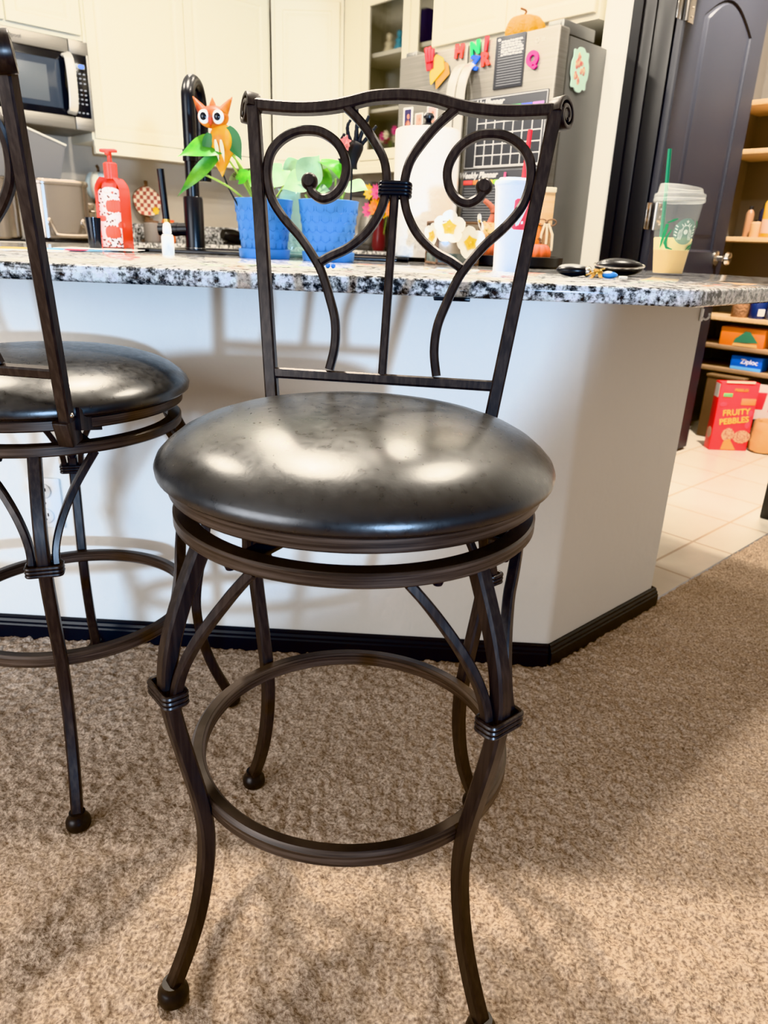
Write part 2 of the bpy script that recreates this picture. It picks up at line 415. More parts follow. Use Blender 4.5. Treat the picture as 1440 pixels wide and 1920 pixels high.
# pantry door, open inward along u
def pantry_door():
    L = .715; H = 2.06
    d = struct('door_1', MB(), M_door)
    d.location = uv(2.992, -1.628, .008); d.rotation_euler = (0, 0, R(45))
    b = MB(); b.box((L / 2, .018, H / 2), (L, .030, H), .003)
    # front skin (faces local -y) with arched upper panel and square lower panel, grooves cut in rings
    def panel(out):
        n = len(out); cx = sum(p[0] for p in out) / n; cz = sum(p[1] for p in out) / n
        rings = []
        for f, dep in ((1., -.0005), (.96, .010), (.89, .012), (.80, .0), (.795, 0)):
            ws = max(p[0] for p in out) - min(p[0] for p in out); hs = max(p[1] for p in out) - min(p[1] for p in out)
            k = (1 - f) * ws / 2
            rings.append([(cx + (p[0] - cx) * (1 - 2 * k / ws), -.0 - .003 + dep * .9, cz + (p[1] - cz) * (1 - 2 * k / hs)) for p in out])
        vs = [p for r_ in rings for p in r_]; fs = []
        for i in range(len(rings) - 1):
            for a in range(n): c = (a + 1) % n; fs.append((i * n + a, i * n + c, (i + 1) * n + c, (i + 1) * n + a))
        fs.append(tuple((len(rings) - 1) * n + a for a in range(n)))
        b.add(vs, fs)
    x0, x1 = .145, L - .125
    arch = [(x0, .97), (x1, .97), (x1, 1.84)] + [(x1 - (x1 - x0) * k / 12, 1.84 + .09 * math.sin(PI * k / 12)) for k in range(1, 12)] + [(x0, 1.84)]
    sq = [(x0, .22), (x1, .22), (x1, .84), (x0, .84)]
    panel(arch); panel(sq)
    # skin around the panels
    for bx in (((x0) / 2, 0, H / 2, x0, H), (L - (L - x1) / 2, 0, H / 2, L - x1, H), ((x0 + x1) / 2, 0, .11, x1 - x0, .22), ((x0 + x1) / 2, 0, .905, x1 - x0, .13)):
        b.box((bx[0], -.001, bx[2]), (bx[3], .008, bx[4]))
    top = [(x0, 1.84)] + [(x0 + (x1 - x0) * k / 12, 1.84 + .09 * math.sin(PI * k / 12)) for k in range(1, 12)] + [(x1, 1.84), (x1, H), (x0, H)]
    b.prism(top, -.003, .005, RX90)
    tmp = obj('door_tmp', b, M_door); d.data = tmp.data; bpy.data.objects.remove(tmp)
    k = MB(); k.lathe([(0, 0), (.032, 0), (.032, .006), (.014, .010), (.012, .035), (.024, .042), (.030, .055), (.026, .068), (.012, .074), (0, .075)], 24, c=(L - .075, -.005, .945), ax=RX90)
    obj('door_knob', k, M_chrome, d)
    k = MB(); k.box((L + .001, .018, .945), (.004, .022, .057), .001); k.box((L + .009, .016, .945), (.018, .012, .018), .002)
    obj('latch', k, M_gold, d)
    for z in (.22, 1.10, 1.84):
        h = MB(); h.tube([(-.008, -.012, z - .052), (-.008, -.012, z + .052)], .0085, 12)
        h.box((.028, -.0055, z), (.062, .003, .10), .001); h.box((-.035, .002, z), (.05, .003, .10), .001)
        for dz in (-.03, 0, .03): h.sph((.04, -.0075, z + dz), .004, 8, 6)
        obj('hinge', h, M_chrome, d)
pantry_door()

# ================================================================== ISLAND COUNTER
ct = [(-3.0, 1.278)]
for k in range(5):
    a = R(-90 + 45 * k / 4); r_ = .05; ct.append((.472 - .0207 + r_ * math.cos(a), 1.278 + r_ + r_ * math.sin(a)))
ct += [uv(2.20, -.572)[:2], uv(2.24, -.60)[:2], uv(2.26, -1.15)[:2], uv(2.20, -1.60)[:2], (.10, 2.85), (-3.0, 2.85)]
def slab(poly, z0, z1, ch=.005):
    n = len(poly); cx = sum(p[0] for p in poly) / n; cy = sum(p[1] for p in poly) / n
    def inset(d):
        out = []
        for i in range(n):
            a, b, c = Vector(poly[i - 1]), Vector(poly[i]), Vector(poly[(i + 1) % n])
            d1 = (b - a).normalized(); d2 = (c - b).normalized(); n1 = Vector((-d1.y, d1.x)); n2 = Vector((-d2.y, d2.x))
            m = (n1 + n2) / (1 + n1.dot(n2)); out.append(b + m * d)
        return out
    b = MB(); L = [(inset(ch), z0), (poly, z0 + ch), (poly, z1 - ch), (inset(ch * .4), z1 - ch * .35), (inset(ch), z1)]
    vs = [(p[0], p[1], z) for P, z in L for p in P]; fs = []
    for i in range(len(L) - 1):
        for a in range(n): c = (a + 1) % n; fs.append((i * n + a, i * n + c, (i + 1) * n + c, (i + 1) * n + a))
    fs.append(tuple(range(n))[::-1]); fs.append(tuple((len(L) - 1) * n + a for a in range(n)))
    return b.add(vs, fs)
tag(obj('countertop', slab(ct, .8845, .914), M_granite, smooth=50), 'speckled grey and white granite bar counter on the half wall', 'countertop')
tag(obj('cabinet', MB().box((-1.45, 2.24, .44), (3.1, 1.1, .888)), M_cab), 'base cabinet carrying the granite island behind the half wall', 'cabinet')
t = thing('support_bracket', 'small black steel bracket under the granite bar overhang', 'bracket', (.06, 1.40, .8845))
obj('plate', MB().box((0, .02, -.003), (.062, .28, .006), .001), M_black, t)
obj('wall_flange', MB().box((0, .157, -.007), (.062, .006, .014), .001), M_black, t)
ZC = .914

# outlet on the bar wall
t = thing('wall_outlet', 'white double wall outlet low on the bar wall behind the left stool', 'outlet', (-.853, WY - .001, .362))
obj('cover_plate', MB().box((0, -.003, 0), (.078, .006, .124), .0025), M_white, t)
for z in (.031, -.031):
    s_ = obj('socket', MB().lathe([(0, 0), (.018, 0), (.018, .0035), (.0165, .0045), (0, .0045)], 28, c=(.0, -.006, z), ax=RX90), M_white, t)
    q = MB()
    for x in (-.0065, .0065): q.box((x, -.0108, z + .004), (.0022, .0012, .008))
    q.sph((0, -.0105, z - .008), (.0028, .001, .0028), 10, 6)
    obj('socket_slots', q, M_blackmat, s_)
obj('screw', MB().sph((0, -.006, 0), (.003, .0015, .003), 10, 6), M_chrome, t)
# adhesive hook at the end of the wall
t = thing('wall_hook', 'small white hook stuck on the end of the bar wall under the counter', 'hook', uv(1.850, -.836, .826), R(45))
obj('hook_base', MB().box((0, -.002, 0), (.012, .004, .03), .001), M_white, t)
obj('hook_arm', MB().tube(spline([(0, -.003, -.006), (.004, -.012, -.010), (.006, -.018, -.004), (.006, -.018, .006)], 5), .0025, 8), M_white, t)

# ================================================================== BAR STOOLS
KZ = np.linspace(.02, .6443, 9); KR = np.array([.2924, .2585, .2386, .2317, .242, .2573, .2665, .2509, .217])
def natspline(zk, yk, z):
    n = len(zk); h = np.diff(zk); A = np.zeros((n, n)); b = np.zeros(n); A[0, 0] = A[-1, -1] = 1
    for i in range(1, n - 1):
        A[i, i - 1] = h[i - 1]; A[i, i] = 2 * (h[i - 1] + h[i]); A[i, i + 1] = h[i]
        b[i] = 6 * ((yk[i + 1] - yk[i]) / h[i] - (yk[i] - yk[i - 1]) / h[i - 1])
    Mm = np.linalg.solve(A, b); i = np.clip(np.searchsorted(zk, z) - 1, 0, n - 2); t = z - zk[i]; hh = h[i]
    return yk[i] + t * ((yk[i + 1] - yk[i]) / hh - hh * (2 * Mm[i] + Mm[i + 1]) / 6) + t ** 2 * Mm[i] / 2 + t ** 3 * (Mm[i + 1] - Mm[i]) / (6 * hh)
def legr(z): return float(natspline(KZ, KR, np.array([z]))[0])
LAM = R(14.556); RHO = .183
def BK(u, v, w=0.):      # point on the leaning back: u right, v up the slope, w backwards
    return Vector((u, RHO + v * math.sin(LAM) + w * math.cos(LAM), .69 + v * math.cos(LAM) - w * math.sin(LAM)))
NB = Vector((0, math.cos(LAM), -math.sin(LAM)))
def back_bar(pts, w, d, name, parent, n=8, r=.0025):
    return obj(name, MB().sweep([BK(*p) for p in spline([(a, b, 0) for a, b in pts], n)], rrect(w, d, r), NB), M_bronze, parent)
def make_stool(label):
    root = thing('bar_stool', label, 'stool', (0, 0, 0))
    cush = MB().lathe([(0, .7765), (.03, .7764), (.06, .776), (.09, .7748), (.12, .7725), (.15, .7685), (.175, .763), (.20, .7545), (.218, .745), (.232, .734), (.241, .7245), (.2445, .716), (.2435, .709), (.238, .7045), (.230, .7025), (.0, .7025)], 96)
    obj('seat_cushion', cush, M_leather, root)
    fr = MB().ring(.2306 - .010, rrect(.020, .0185, .0025), .6938)
    for a in (45, 135):
        T = Matrix.Rotation(R(a), 4, 'Z'); fr.T = T; fr.box((0, 0, .6885), (.43, .026, .007), .001); fr.T = None
    obj('seat_frame', fr, M_bronzeh, root)
    sw = MB().lathe([(0, .683), (.085, .683), (.085, .676), (.06, .674), (.06, .668), (.085, .666), (.085, .660), (0, .660)], 40)
    obj('swivel_plate', sw, M_black, root)
    # back
    for s in (-1, 1):
        up = MB(); up.sweep([BK(s * (.1596 + .1235 * v), v) for v in (-.012, .1, .2, .3, .4, .478)], rrect(.019, .018, .0025), NB)
        TW = R(32); cu = s * (.1596 + .1235 * .485); path = []; axv = Vector((math.cos(TW), 0, 0)) - NB * (s * math.sin(TW))
        for k in range(49):                                   # rolled scroll at the top
            f = k / 48; a = R(185 - 610 * f); rr = .0232 - .0165 * f
            w_ = .0150 + rr * math.cos(a); path.append(BK(cu + s * w_ * math.sin(TW), .4735 + rr * math.sin(a), w_ * math.cos(TW)))
        o = obj('back_upright', up, M_bronze, root)
        sc = MB(); prof = rrect(.0064, .021, .0015, 2)
        sc.sweep(path, prof, tuple(axv)); sc.lathe([(0, -.009), (.008, -.009), (.008, .009), (0, .009)], 16, c=BK(cu + s * .015 * math.sin(TW), .4735, .015 * math.cos(TW)), ax=axv.to_track_quat('Z', 'Y').to_matrix())
        obj('scroll', sc, M_bronze, o)
        br = MB(); br.box(BK(s * .158, -.004, .0), (.026, .030, .040), .003, rot=Matrix.Rotation(-LAM, 4, 'X'))
        br.prism([(0, 0), (.0, .035), (-.055, -.004), (-.055, -.012)], -.003, .003, Matrix.Translation(BK(s * .174, -.004, -.006)) @ Matrix.Rotation(R(0), 4, 'Z') @ Matrix(((0, 0, 1, 0), (1, 0, 0, 0), (0, 1, 0, 0), (0, 0, 0, 1))))
        obj('bracket', br, M_bronze, o)
        obj('bolt', MB().sph(BK(s * .1715, .024, .0), .0042, 10, 8), M_chrome, o)
    tr = [(0, .491), (.03, .4895), (.05, .4865), (.075, .480), (.1, .475), (.13, .472), (.16, .4715), (.19, .473), (.216, .475)]
    tr = [(-a, b) for a, b in tr[:0:-1]] + tr
    back_bar(tr, .0165, .0165, 'top_rail', root)
    back_bar([(-.168, .0905), (0, .0905), (.168, .0905)], .0155, .015, 'lower_rail', root)
    A = [(-.0805, .1), (-.0745, .1351), (-.0765, .1720), (-.0875, .2070), (-.0975, .2330), (-.1078, .2530), (-.1335, .287), (-.1627, .3163), (-.1812, .3409), (-.1895, .3634), (-.1922, .386), (-.188, .4088), (-.1739, .4268), (-.1536, .4384), (-.1333, .4415), (-.1126, .4386), (-.0911, .4259), (-.078, .4069), (-.0736, .3869), (-.0784, .3666), (-.0902, .3517), (-.1058, .346), (-.1203, .353), (-.1275, .365)]
    B = [(-.1040, .2560), (-.0893, .2650), (-.0636, .2779), (-.038, .3001), (-.0217, .3263), (-.0142, .3513), (-.0132, .3759), (-.0193, .4031), (-.0342, .4271), (-.0514, .4488), (-.0682, .4651), (-.0788, .4740)]
    for s in (1, -1):
        o = back_bar([(s * a, b) for a, b in A], .0128, .0135, 'scroll_bar', root, 6, .003)
        obj('ball_finial', MB().lathe([(0, -.0085), (.008, -.0085), (.0115, -.005), (.0125, 0), (.0115, .005), (.008, .0085), (0, .0085)], 24, c=BK(s * -.1275, .3700), ax=Matrix.Rotation(PI / 2 - LAM, 4, 'X')), M_bronze, o)
        back_bar([(s * a, b) for a, b in B], .0125, .0135, 'curved_bar', root, 6, .003)
    back_bar([(0, .095), (0, .2), (0, .3), (0, .358)], .0122, .0125, 'spindle', root)
    bd = MB()
    for k in range(4):
        v = .3545 + .0049 * k; bd.sweep([BK(a, v, b) for a, b in rrect(.0445, .0205, .008, 5)], [(.0027 * math.cos(q * PI / 4), .0027 * math.sin(q * PI / 4)) for q in range(8)], (0, math.sin(LAM), math.cos(LAM)), True)
    bd.box(BK(0, .362), (.042, .016, .018), .002, rot=Matrix.Rotation(-LAM, 4, 'X'))
    obj('wrap_band', bd, M_black, root)
    # base
    obj('swivel_ring', MB().ring(.2267 - .012, rrect(.024, .0175, .0025), .6530), M_bronzeh, root)
    obj('footrest_ring', MB().ring(.2162, rrect(.0205, .0235, .0045), .2887, 120), M_bronzeh, root)
    cb = MB()
    for a in (20, 110): cb.T = Matrix.Rotation(R(a), 4, 'Z'); cb.box((0, 0, .6565), (.42, .024, .006), .001)
    cb.T = None; obj('cross_bar', cb, M_black, root)
    zs = np.linspace(.022, .6443, 40); rs = natspline(KZ, KR, zs)
    lg = MB().sweep([(r, 0, z) for r, z in zip(rs, zs)], rrect(.0195, .0195, .003), (0, 1, 0))
    br = []
    for s in (-1, 1):
        path = []
        for k in range(25):
            f = k / 24; z = .475 + (.6443 - .475) * f
            off = .0155 + (.20 * max(0, f - .12) ** 1.75 / .88 ** 1.75) * .385
            ang = s * off / .23; r = legr(min(z, .6)) * (1 - f) + .2165 * f + .004 * math.sin(PI * f)
            path.append((r * math.cos(ang), r * math.sin(ang), z))
        refs = [Vector((p[0], p[1], 0)).normalized() for p in path]
        br.append(MB().sweep(path, rrect(.0115, .0125, .002), refs))
    cl = MB(); zc = .4787; rc = legr(zc)
    for k in range(3): cl.sweep([(rc + a, b, zc + .006 * (k - 1)) for a, b in rrect(.026, .050, .006, 4)], [(.0032 * math.cos(q * PI / 4), .0032 * math.sin(q * PI / 4)) for q in range(8)], (0, 0, 1), True)
    fc = MB().lathe([(0, -.006), (.0190, -.006), (.0205, -.003), (.0210, .003), (.0200, .009), (.0165, .014), (.0135, .018), (.0135, .024), (.0, .024)], 24, c=(KR[0] + .001, 0, .004))
    fps = []
    for sA in (-14, 14): fps.append(MB().lathe([(0, -.007), (.005, -.007), (.0065, -.003), (.0065, 0), (0, 0)], 12, c=(.2145 * math.cos(R(sA)), .2145 * math.sin(R(sA)), .6443)))
    for k in range(4):
        if k == 0:
            o = obj('leg', lg, M_bronze, root); subs = [obj('leg_brace', br[0], M_bronze, o), obj('leg_brace', br[1], M_bronze, o), obj('collar', cl, M_bronze, o), obj('foot_cap', fc, M_cap, o), obj('bolt', fps[0], M_black, o), obj('bolt', fps[1], M_black, o)]
            first = o
        else:
            o = first.copy(); col.objects.link(o); o.parent = root
            for q in subs: w = q.copy(); col.objects.link(w); w.parent = o
    return root
BASE = ('leg', 'footrest_ring', 'swivel_ring', 'cross_bar')
def pose_stool(root, loc, tb, om):
    root.location = loc; k = 0
    for ch in root.children:
        nm = ch.name.split('.')[0]
        if nm == 'leg': ch.rotation_euler = (0, 0, tb + k * PI / 2); k += 1
        elif nm in BASE: ch.rotation_euler = (0, 0, tb)
        else: ch.rotation_euler = (0, 0, om - PI / 2)
s1 = make_stool('front bar stool facing the camera, black leather seat, bronze scroll back')
s2 = dup(s1, (0, 0, 0), 0, 'left bar stool cut off by the frame, its back turned to the camera')
for s_ in (s1, s2): s_['group'] = 'bronze bar stools at the counter'
pose_stool(s1, (-.065, .8634, 0), R(222.31), R(84.66))
pose_stool(s2, (-.6436, 1.2269, 0), R(290.23), R(262))

# ================================================================== KITCHEN
RL, RR_ = R(45), R(-45)
def door_front(b, w, h, x0=0., z0=0., glass=False, y=0.):
    """raised-panel door, face at y, facing -y; glass=True leaves the middle open"""
    def rect(i): return [(x0 + i, z0 + i), (x0 + w - i, z0 + i), (x0 + w - i, z0 + h - i), (x0 + i, z0 + h - i)]
    if glass: loops = [(0, .022), (0, .003), (.003, 0), (.052, 0), (.058, .004), (.060, .008), (.060, .022)]
    else: loops = [(0, .021), (0, .003), (.003, 0), (.048, 0), (.054, .007), (.064, .0085), (.082, .003), (.088, .0025)]
    vs, fs = [], []
    for i, d in loops: vs += [(p[0], y + d, p[1]) for p in rect(i)]
    for k in range(len(loops) - 1):
        for a in range(4): c = (a + 1) % 4; fs.append((k * 4 + a, k * 4 + c, k * 4 + 4 + c, k * 4 + 4 + a))
    n = len(loops) - 1
    if not glass: fs.append((n * 4, n * 4 + 1, n * 4 + 2, n * 4 + 3)); fs.append((3, 2, 1, 0))
    else: fs += [(a, (a + 1) % 4, n * 4 + (a + 1) % 4, n * 4 + a) for a in range(4)]
    return b.add(vs, fs)
def rail(w, y=0., z0=0.):
    b = MB(); b.prism([(y + .0, z0), (y - .012, z0 + .004), (y - .012, z0 + .036), (y - .004, z0 + .046), (y - .004, z0 + .060), (y + .004, z0 + .072), (y + .02, z0 + .072), (y + .02, z0)], 0, w, Matrix(((0, 0, 1, 0), (1, 0, 0, 0), (0, 1, 0, 0), (0, 0, 0, 1))))
    return b
# two-door wall cabinet
t = thing('wall_cabinet', 'cream two-door wall cabinet right of the microwave', 'cabinet', uv(1.785, -4.365, 1.368), RL)
obj('cabinet_box', MB().box((.592, .178, .56), (1.184, .31, .99), .001), M_cab, t)
obj('door', door_front(MB(), .57, .888, .012, .078), M_cab, t, smooth=20)
obj('door', door_front(MB(), .57, .888, .588, .078), M_cab, t, smooth=20)
obj('light_rail', rail(1.184), M_cab, t, smooth=20)
# diagonal corner cabinet
D1 = uv(2.968, -4.365)
t = thing('wall_cabinet', 'cream diagonal corner wall cabinet between the two walls', 'cabinet', (D1[0], D1[1] + .0, 1.368), 0)
b = MB(); b.prism([(-.004, .022), (.449, .022), (.449, .06), (.30, .42), (.14, .42), (-.004, .06)], .07, 1.05); obj('cabinet_box', b, M_cab, t)
obj('door', door_front(MB(), .405, .888, .02, .078), M_cab, t, smooth=20)
obj('light_rail', rail(.445), M_cab, t, smooth=20)
# glass-front cabinet
M_cabin = mat('cabinet_inside', (206, 202, 186), .6)
t = thing('glass_cabinet', 'cream glass-door wall cabinet with trinkets, left of the fridge', 'cabinet', uv(3.29, -4.045, 1.368), RR_)
b = MB(); W = 1.0
for c, d in (((W / 2, .338, .56), (W, .012, .99)), ((.008, .18, .56), (.016, .32, .99)), ((W - .008, .18, .56), (.016, .32, .99)), ((W / 2, .18, 1.047), (W, .32, .016)), ((W / 2, .18, .08), (W, .32, .018))): b.box(c, d)
obj('cabinet_box', b, M_cabin, t)
obj('face_frame', MB().box((.084, .012, .56), (.168, .022, .99), .001), M_cab, t)
obj('shelf', MB().box((W / 2, .19, .660), (W - .034, .28, .024), .002), M_cab, t)
obj('shelf', MB().box((W / 2, .19, .36), (W - .034, .28, .02), .002), M_cab, t)
for x in (.170, .590):
    o = obj('glass_door', door_front(MB(), .412, .888, x, .078, True), M_cab, t, smooth=20)
    obj('glass_pane', MB().box((x + .206, .012, .522), (.30, .003, .776)), M_glass, o)
obj('light_rail', rail(W), M_cab, t, smooth=20)
def incab(x, y, z): o = Matrix.Translation(uv(3.29, -4.045, 1.368)) @ Matrix.Rotation(RR_, 4, 'Z') @ Vector((x, y, z)); return tuple(o)
def figurine(x, y, z, h, m, label, head=None):
    t = thing('figurine', label, 'figurine', incab(x, y, z), RR_)
    obj('body', MB().lathe([(0, 0), (.30 * h, 0), (.32 * h, .08 * h), (.20 * h, .35 * h), (.24 * h, .5 * h), (.14 * h, .62 * h), (.10 * h, .66 * h), (0, .67 * h)], 20), m, t)
    obj('head', MB().sph((0, 0, .8 * h), (.17 * h, .16 * h, .20 * h)), head or m, t)
M_ivory = mat('ivory_ceramic', (240, 228, 196), .35); M_teal = mat('teal_ceramic', (92, 170, 196), .35); M_navyb = mat('navy_box', (70, 66, 120), .5)
figurine(.275, .13, .673, .115, M_ivory, 'ivory figurine at the left end of the upper glass-cabinet shelf')
figurine(.400, .10, .673, .105, M_teal, 'teal figurine behind the glass beside the ivory one')
figurine(.488, .12, .673, .150, M_ivory, 'taller ivory figurine against the door stile behind the glass')
figurine(.70, .12, .673, .10, mat('yellow_ceramic', (226, 190, 90), .4), 'small yellow figurine behind the right glass door')
tag(obj('gift_box', MB().box((.45, .24, .673 + .11), (.13, .08, .22), .004).add(*(lambda q: (q.v, q.f))(MB().box((.40, .195, .673 + .13), (.04, .006, .06), .002))), M_navyb, loc=uv(3.29, -4.045, 1.368), rotz=RR_), 'purple and navy box at the back of the upper glass-cabinet shelf', 'box')
def bouquet(name, label, loc, rotz, n, rad, h, cols, sz=.03):
    t = thing(name, label, 'flowers', loc, rotz)
    rr = random.Random(len(label)); st = MB()
    heads = [MB() for _ in cols]
    for k in range(n):
        a = rr.uniform(0, 2 * PI); q = rad * math.sqrt(rr.random()); zz = h * rr.uniform(.6, 1.)
        p = Vector((q * math.cos(a), q * .6 * math.sin(a), zz)); st.tube([(p[0] * .2, p[1] * .2, 0), p * .6 + Vector((0, 0, .2 * zz)), p], .0018, 6)
        hb = heads[k % len(cols)]
        for j in range(9):
            an = 2 * PI * j / 9; d = Vector((math.cos(an), -.55, math.sin(an))).normalized()
            hb.leaf(p, p + d * sz, sz * .7, (0, -1, .2), heart=False, n=4)
        hb.sph(p + Vector((0, -.008, 0)), sz * .28, 8, 6)
    obj('stems', st, M_stem, t)
    for hb, m in zip(heads, cols):
        if hb.v: obj('blooms', hb, m, t)
    return t
M_wht_fl = mat('cream_petals', (240, 230, 200), .6); M_pink_fl = mat('pink_petals', (222, 96, 150), .6); M_yel_fl = mat('yellow_petals', (250, 210, 30), .6); M_or_fl = mat('orange_petals', (245, 150, 40), .6); M_vio = mat('violet_petals', (190, 80, 200), .6)
bouquet('dried_flowers', 'cream dried flowers on the bottom of the glass cabinet', incab(.36, .14, .092), RR_, 22, .13, .16, [M_wht_fl, M_wht_fl, M_pink_fl], .035)
b = MB(); b.lathe([(0, 0), (.02, 0), (.02, .006), (.005, .012), (.005, .09), (.035, .13), (.04, .2), (.038, .2), (.033, .135), (.0, .1)], 24)
tag(obj('wine_glass', b, M_plastic, loc=incab(.28, .16, .372)), 'clear stemmed glass on the middle glass-cabinet shelf', 'glass')
# cabinet over the fridge
t = thing('wall_cabinet', 'cream two-door cabinet above the fridge', 'cabinet', uv(2.95, -2.95, 1.862), RR_)
obj('cabinet_box', MB().box((.476, .34, .30), (.952, .63, .60), .002), M_cab, t)
obj('door', door_front(MB(), .462, .56, .012, .022), M_cab, t, smooth=20); obj('door', door_front(MB(), .462, .56, .478, .022), M_cab, t, smooth=20)
# cabinet over the microwave
t = thing('wall_cabinet', 'short cream two-door cabinet above the microwave', 'cabinet', uv(1.015, -4.365, 1.905), RL)
obj('cabinet_box', MB().box((.383, .178, .25), (.764, .31, .50), .002), M_cab, t)
obj('door', door_front(MB(), .372, .43, .006, .022), M_cab, t, smooth=20); obj('door', door_front(MB(), .368, .43, .388, .022), M_cab, t, smooth=20)
# microwave
M_brand = mat('grey_lettering', (84, 80, 78), .4); M_pad = mat('keypad_print', (150, 156, 166), .5); M_lcd = mat('lcd_grey', (150, 156, 160), .3); M_lcdb = mat('lcd_blue', (70, 140, 250), .3, emit=((70, 140, 250), 1.2))
t = thing('microwave', 'stainless over-the-range microwave with black glass door', 'microwave', uv(1.012, -4.30, 1.468), RL)
obj('housing', MB().box((.379, .215, .21), (.756, .35, .418), .004), M_greymet, t)
b = MB(); b.box((.328, .024, .208), (.652, .04, .292), .003); d = obj('door', b, M_blackgl, t)
obj('steel_band', MB().box((.328, .02, .385), (.652, .045, .064), .004), M_steel, d); obj('steel_band', MB().box((.328, .02, .031), (.652, .045, .060), .004), M_steel, d)
b = MB(); b.box((.312, .0045, .204), (.58, .004, .222), .012); obj('door_window', b, M_blackglass, d)
b = MB(); b.box((.300, .0022, .200), (.47, .002, .165), .02); obj('inner_window', b, mat('window_mesh', (92, 98, 104), .3), d)
hp = spline([(.638, -.004, .075), (.640, -.034, .10), (.642, -.044, .2), (.640, -.034, .32), (.634, -.004, .345)], 8)
obj('handle', MB().sweep(hp, rrect(.046, .014, .005), (0, 1, 0)), M_steelh, d)
text('brand_lettering', 'Whirlpool', .026, M_brand, d, (.372, -.004, .386))
b = MB(); b.box((.707, .02, .385), (.100, .045, .064), .004); b.box((.707, .02, .031), (.100, .045, .060), .004); b.box((.750, .02, .208), (.014, .045, .30), .003)
pnl = obj('control_panel', b, M_steel, t)
obj('panel_glass', MB().box((.700, .022, .208), (.086, .042, .292), .003), M_blackgl, pnl)
obj('display', MB().box((.702, -.0005, .300), (.056, .003, .022), .001), M_lcd, pnl)
obj('display_digits', MB().sph((.712, -.002, .300), (.015, .001, .009), 12, 8), M_lcdb, pnl)
b = MB()
for rr_ in range(9):
    for cc in range(3):
        if rr_ == 7: continue
        b.box((.680 + .022 * cc, .0, .266 - .0215 * rr_ - (.01 if rr_ > 2 else 0)), (.011, .002, .006), .0005)
obj('keypad', b, M_pad, pnl)
# back counters, backsplash, base cabinets and range
def counter(name, poly, label):
    b = MB(); b.T = Matrix(((1 / S2, 1 / S2, 0, 0), (1 / S2, -1 / S2, 0, 0), (0, 0, 1, 0), (0, 0, 0, 1))); b.prism(poly, .880, .914)
    return tag(obj(name, b, M_granite), label, 'countertop')
counter('countertop', [(1.80, ULW + .002), (VLW - .002, ULW + .002), (VLW - .002, -2.90), (2.99, -2.90), (2.99, -4.06), (1.80, -4.06)], 'L-shaped granite counter along the back kitchen walls')
def base(poly, label):
    b = MB(); b.T = Matrix(((1 / S2, 1 / S2, 0, 0), (1 / S2, -1 / S2, 0, 0), (0, 0, 1, 0), (0, 0, 0, 1))); b.prism(poly, -.006, .880)
    tag(obj('base_cabinet', b, M_cab), label, 'cabinet')
base([(1.80, ULW + .002), (VLW - .002, ULW + .002), (VLW - .002, -4.09), (1.80, -4.09)], 'cream base cabinets under the left back counter')
base([(3.02, -4.085), (VLW - .002, -4.085), (VLW - .002, -2.90), (3.02, -2.90)], 'cream base cabinets under the right back counter')
b = uvbox(1.80, VLW - .02, ULW, ULW + .02, .914, 1.02, .002); q = uvbox(VLW - .02, VLW, ULW + .02, -2.90, .914, 1.02, .002); 
tag(obj('backsplash', b, M_granite), 'low granite backsplash strip along the left back wall', 'backsplash')
tag(obj('backsplash', q, M_granite), 'low granite backsplash strip along the right back wall', 'backsplash')
t = thing('range', 'black stove under the microwave, topped with pots', 'stove', uv(1.03, -4.04, -.006), RL)
obj('oven_body', MB().box((.38, .33, .46), (.755, .64, .90), .004), M_steel, t)
obj('cooktop', MB().box((.38, .33, .914), (.755, .64, .012), .003), M_blackgl, t)
# fridge
FU, FV = 2.656, -2.85
def fr(x, z, y=0.): o = Matrix.Translation(uv(FU, FV, 0)) @ Matrix.Rotation(RR_, 4, 'Z') @ Vector((x, y, z)); return tuple(o)
t = thing('refrigerator', 'stainless french-door refrigerator covered in magnets', 'refrigerator', uv(FU, FV, -.006), RR_)
b = MB(); b.box((.449, .42, .90), (.888, .68, 1.72), .006)
obj('body', b, M_greymet, t)
obj('feet', MB().box((.449, .40, .025), (.80, .5, .05)), M_blackmat, t)
for x0, x1, hx in ((0, .424, .398), (.430, .898, .456)):
    d = obj('door', MB().box(((x0 + x1) / 2, .034, 1.255), (x1 - x0, .068, 1.055), .009, 3), M_steel, t)
    hp = spline([(hx, .002, 1.70), (hx, -.03, 1.675), (hx, -.058, 1.60), (hx, -.066, 1.45), (hx, -.066, 1.2), (hx, -.058, .95), (hx, -.02, .86), (hx, .002, .85)], 8)
    obj('handle', MB().sweep(hp, rrect(.018, .046, .006), (1, 0, 0)), M_steelh, d)
dr = obj('drawer', MB().box((.449, .034, .40), (.898, .068, .63), .009, 3), M_steel, t)
obj('handle', MB().sweep(spline([(.08, 0, .62), (.10, -.055, .62), (.8, -.055, .62), (.82, 0, .62)], 6), rrect(.02, .03, .006), (0, 0, 1)), M_steelh, dr)
for x in (.045, .853):
    obj('hinge_cover', MB().box((x, .14, 1.785), (.075, .22, .045), .005).box((x, .05, 1.79), (.05, .05, .02), .004), M_greymet, t)
b = MB(); b.lathe([(.006, 0), (.009, 0), (.009, .001), (.006, .001), (.006, 0)], 20, c=(.795, -.0005, 1.742), ax=RX90); b.box((.825, -.0005, 1.745), (.018, .001, .003)); b.box((.825, -.0005, 1.738), (.012, .001, .003))
obj('emblem', b, M_steelh, t)
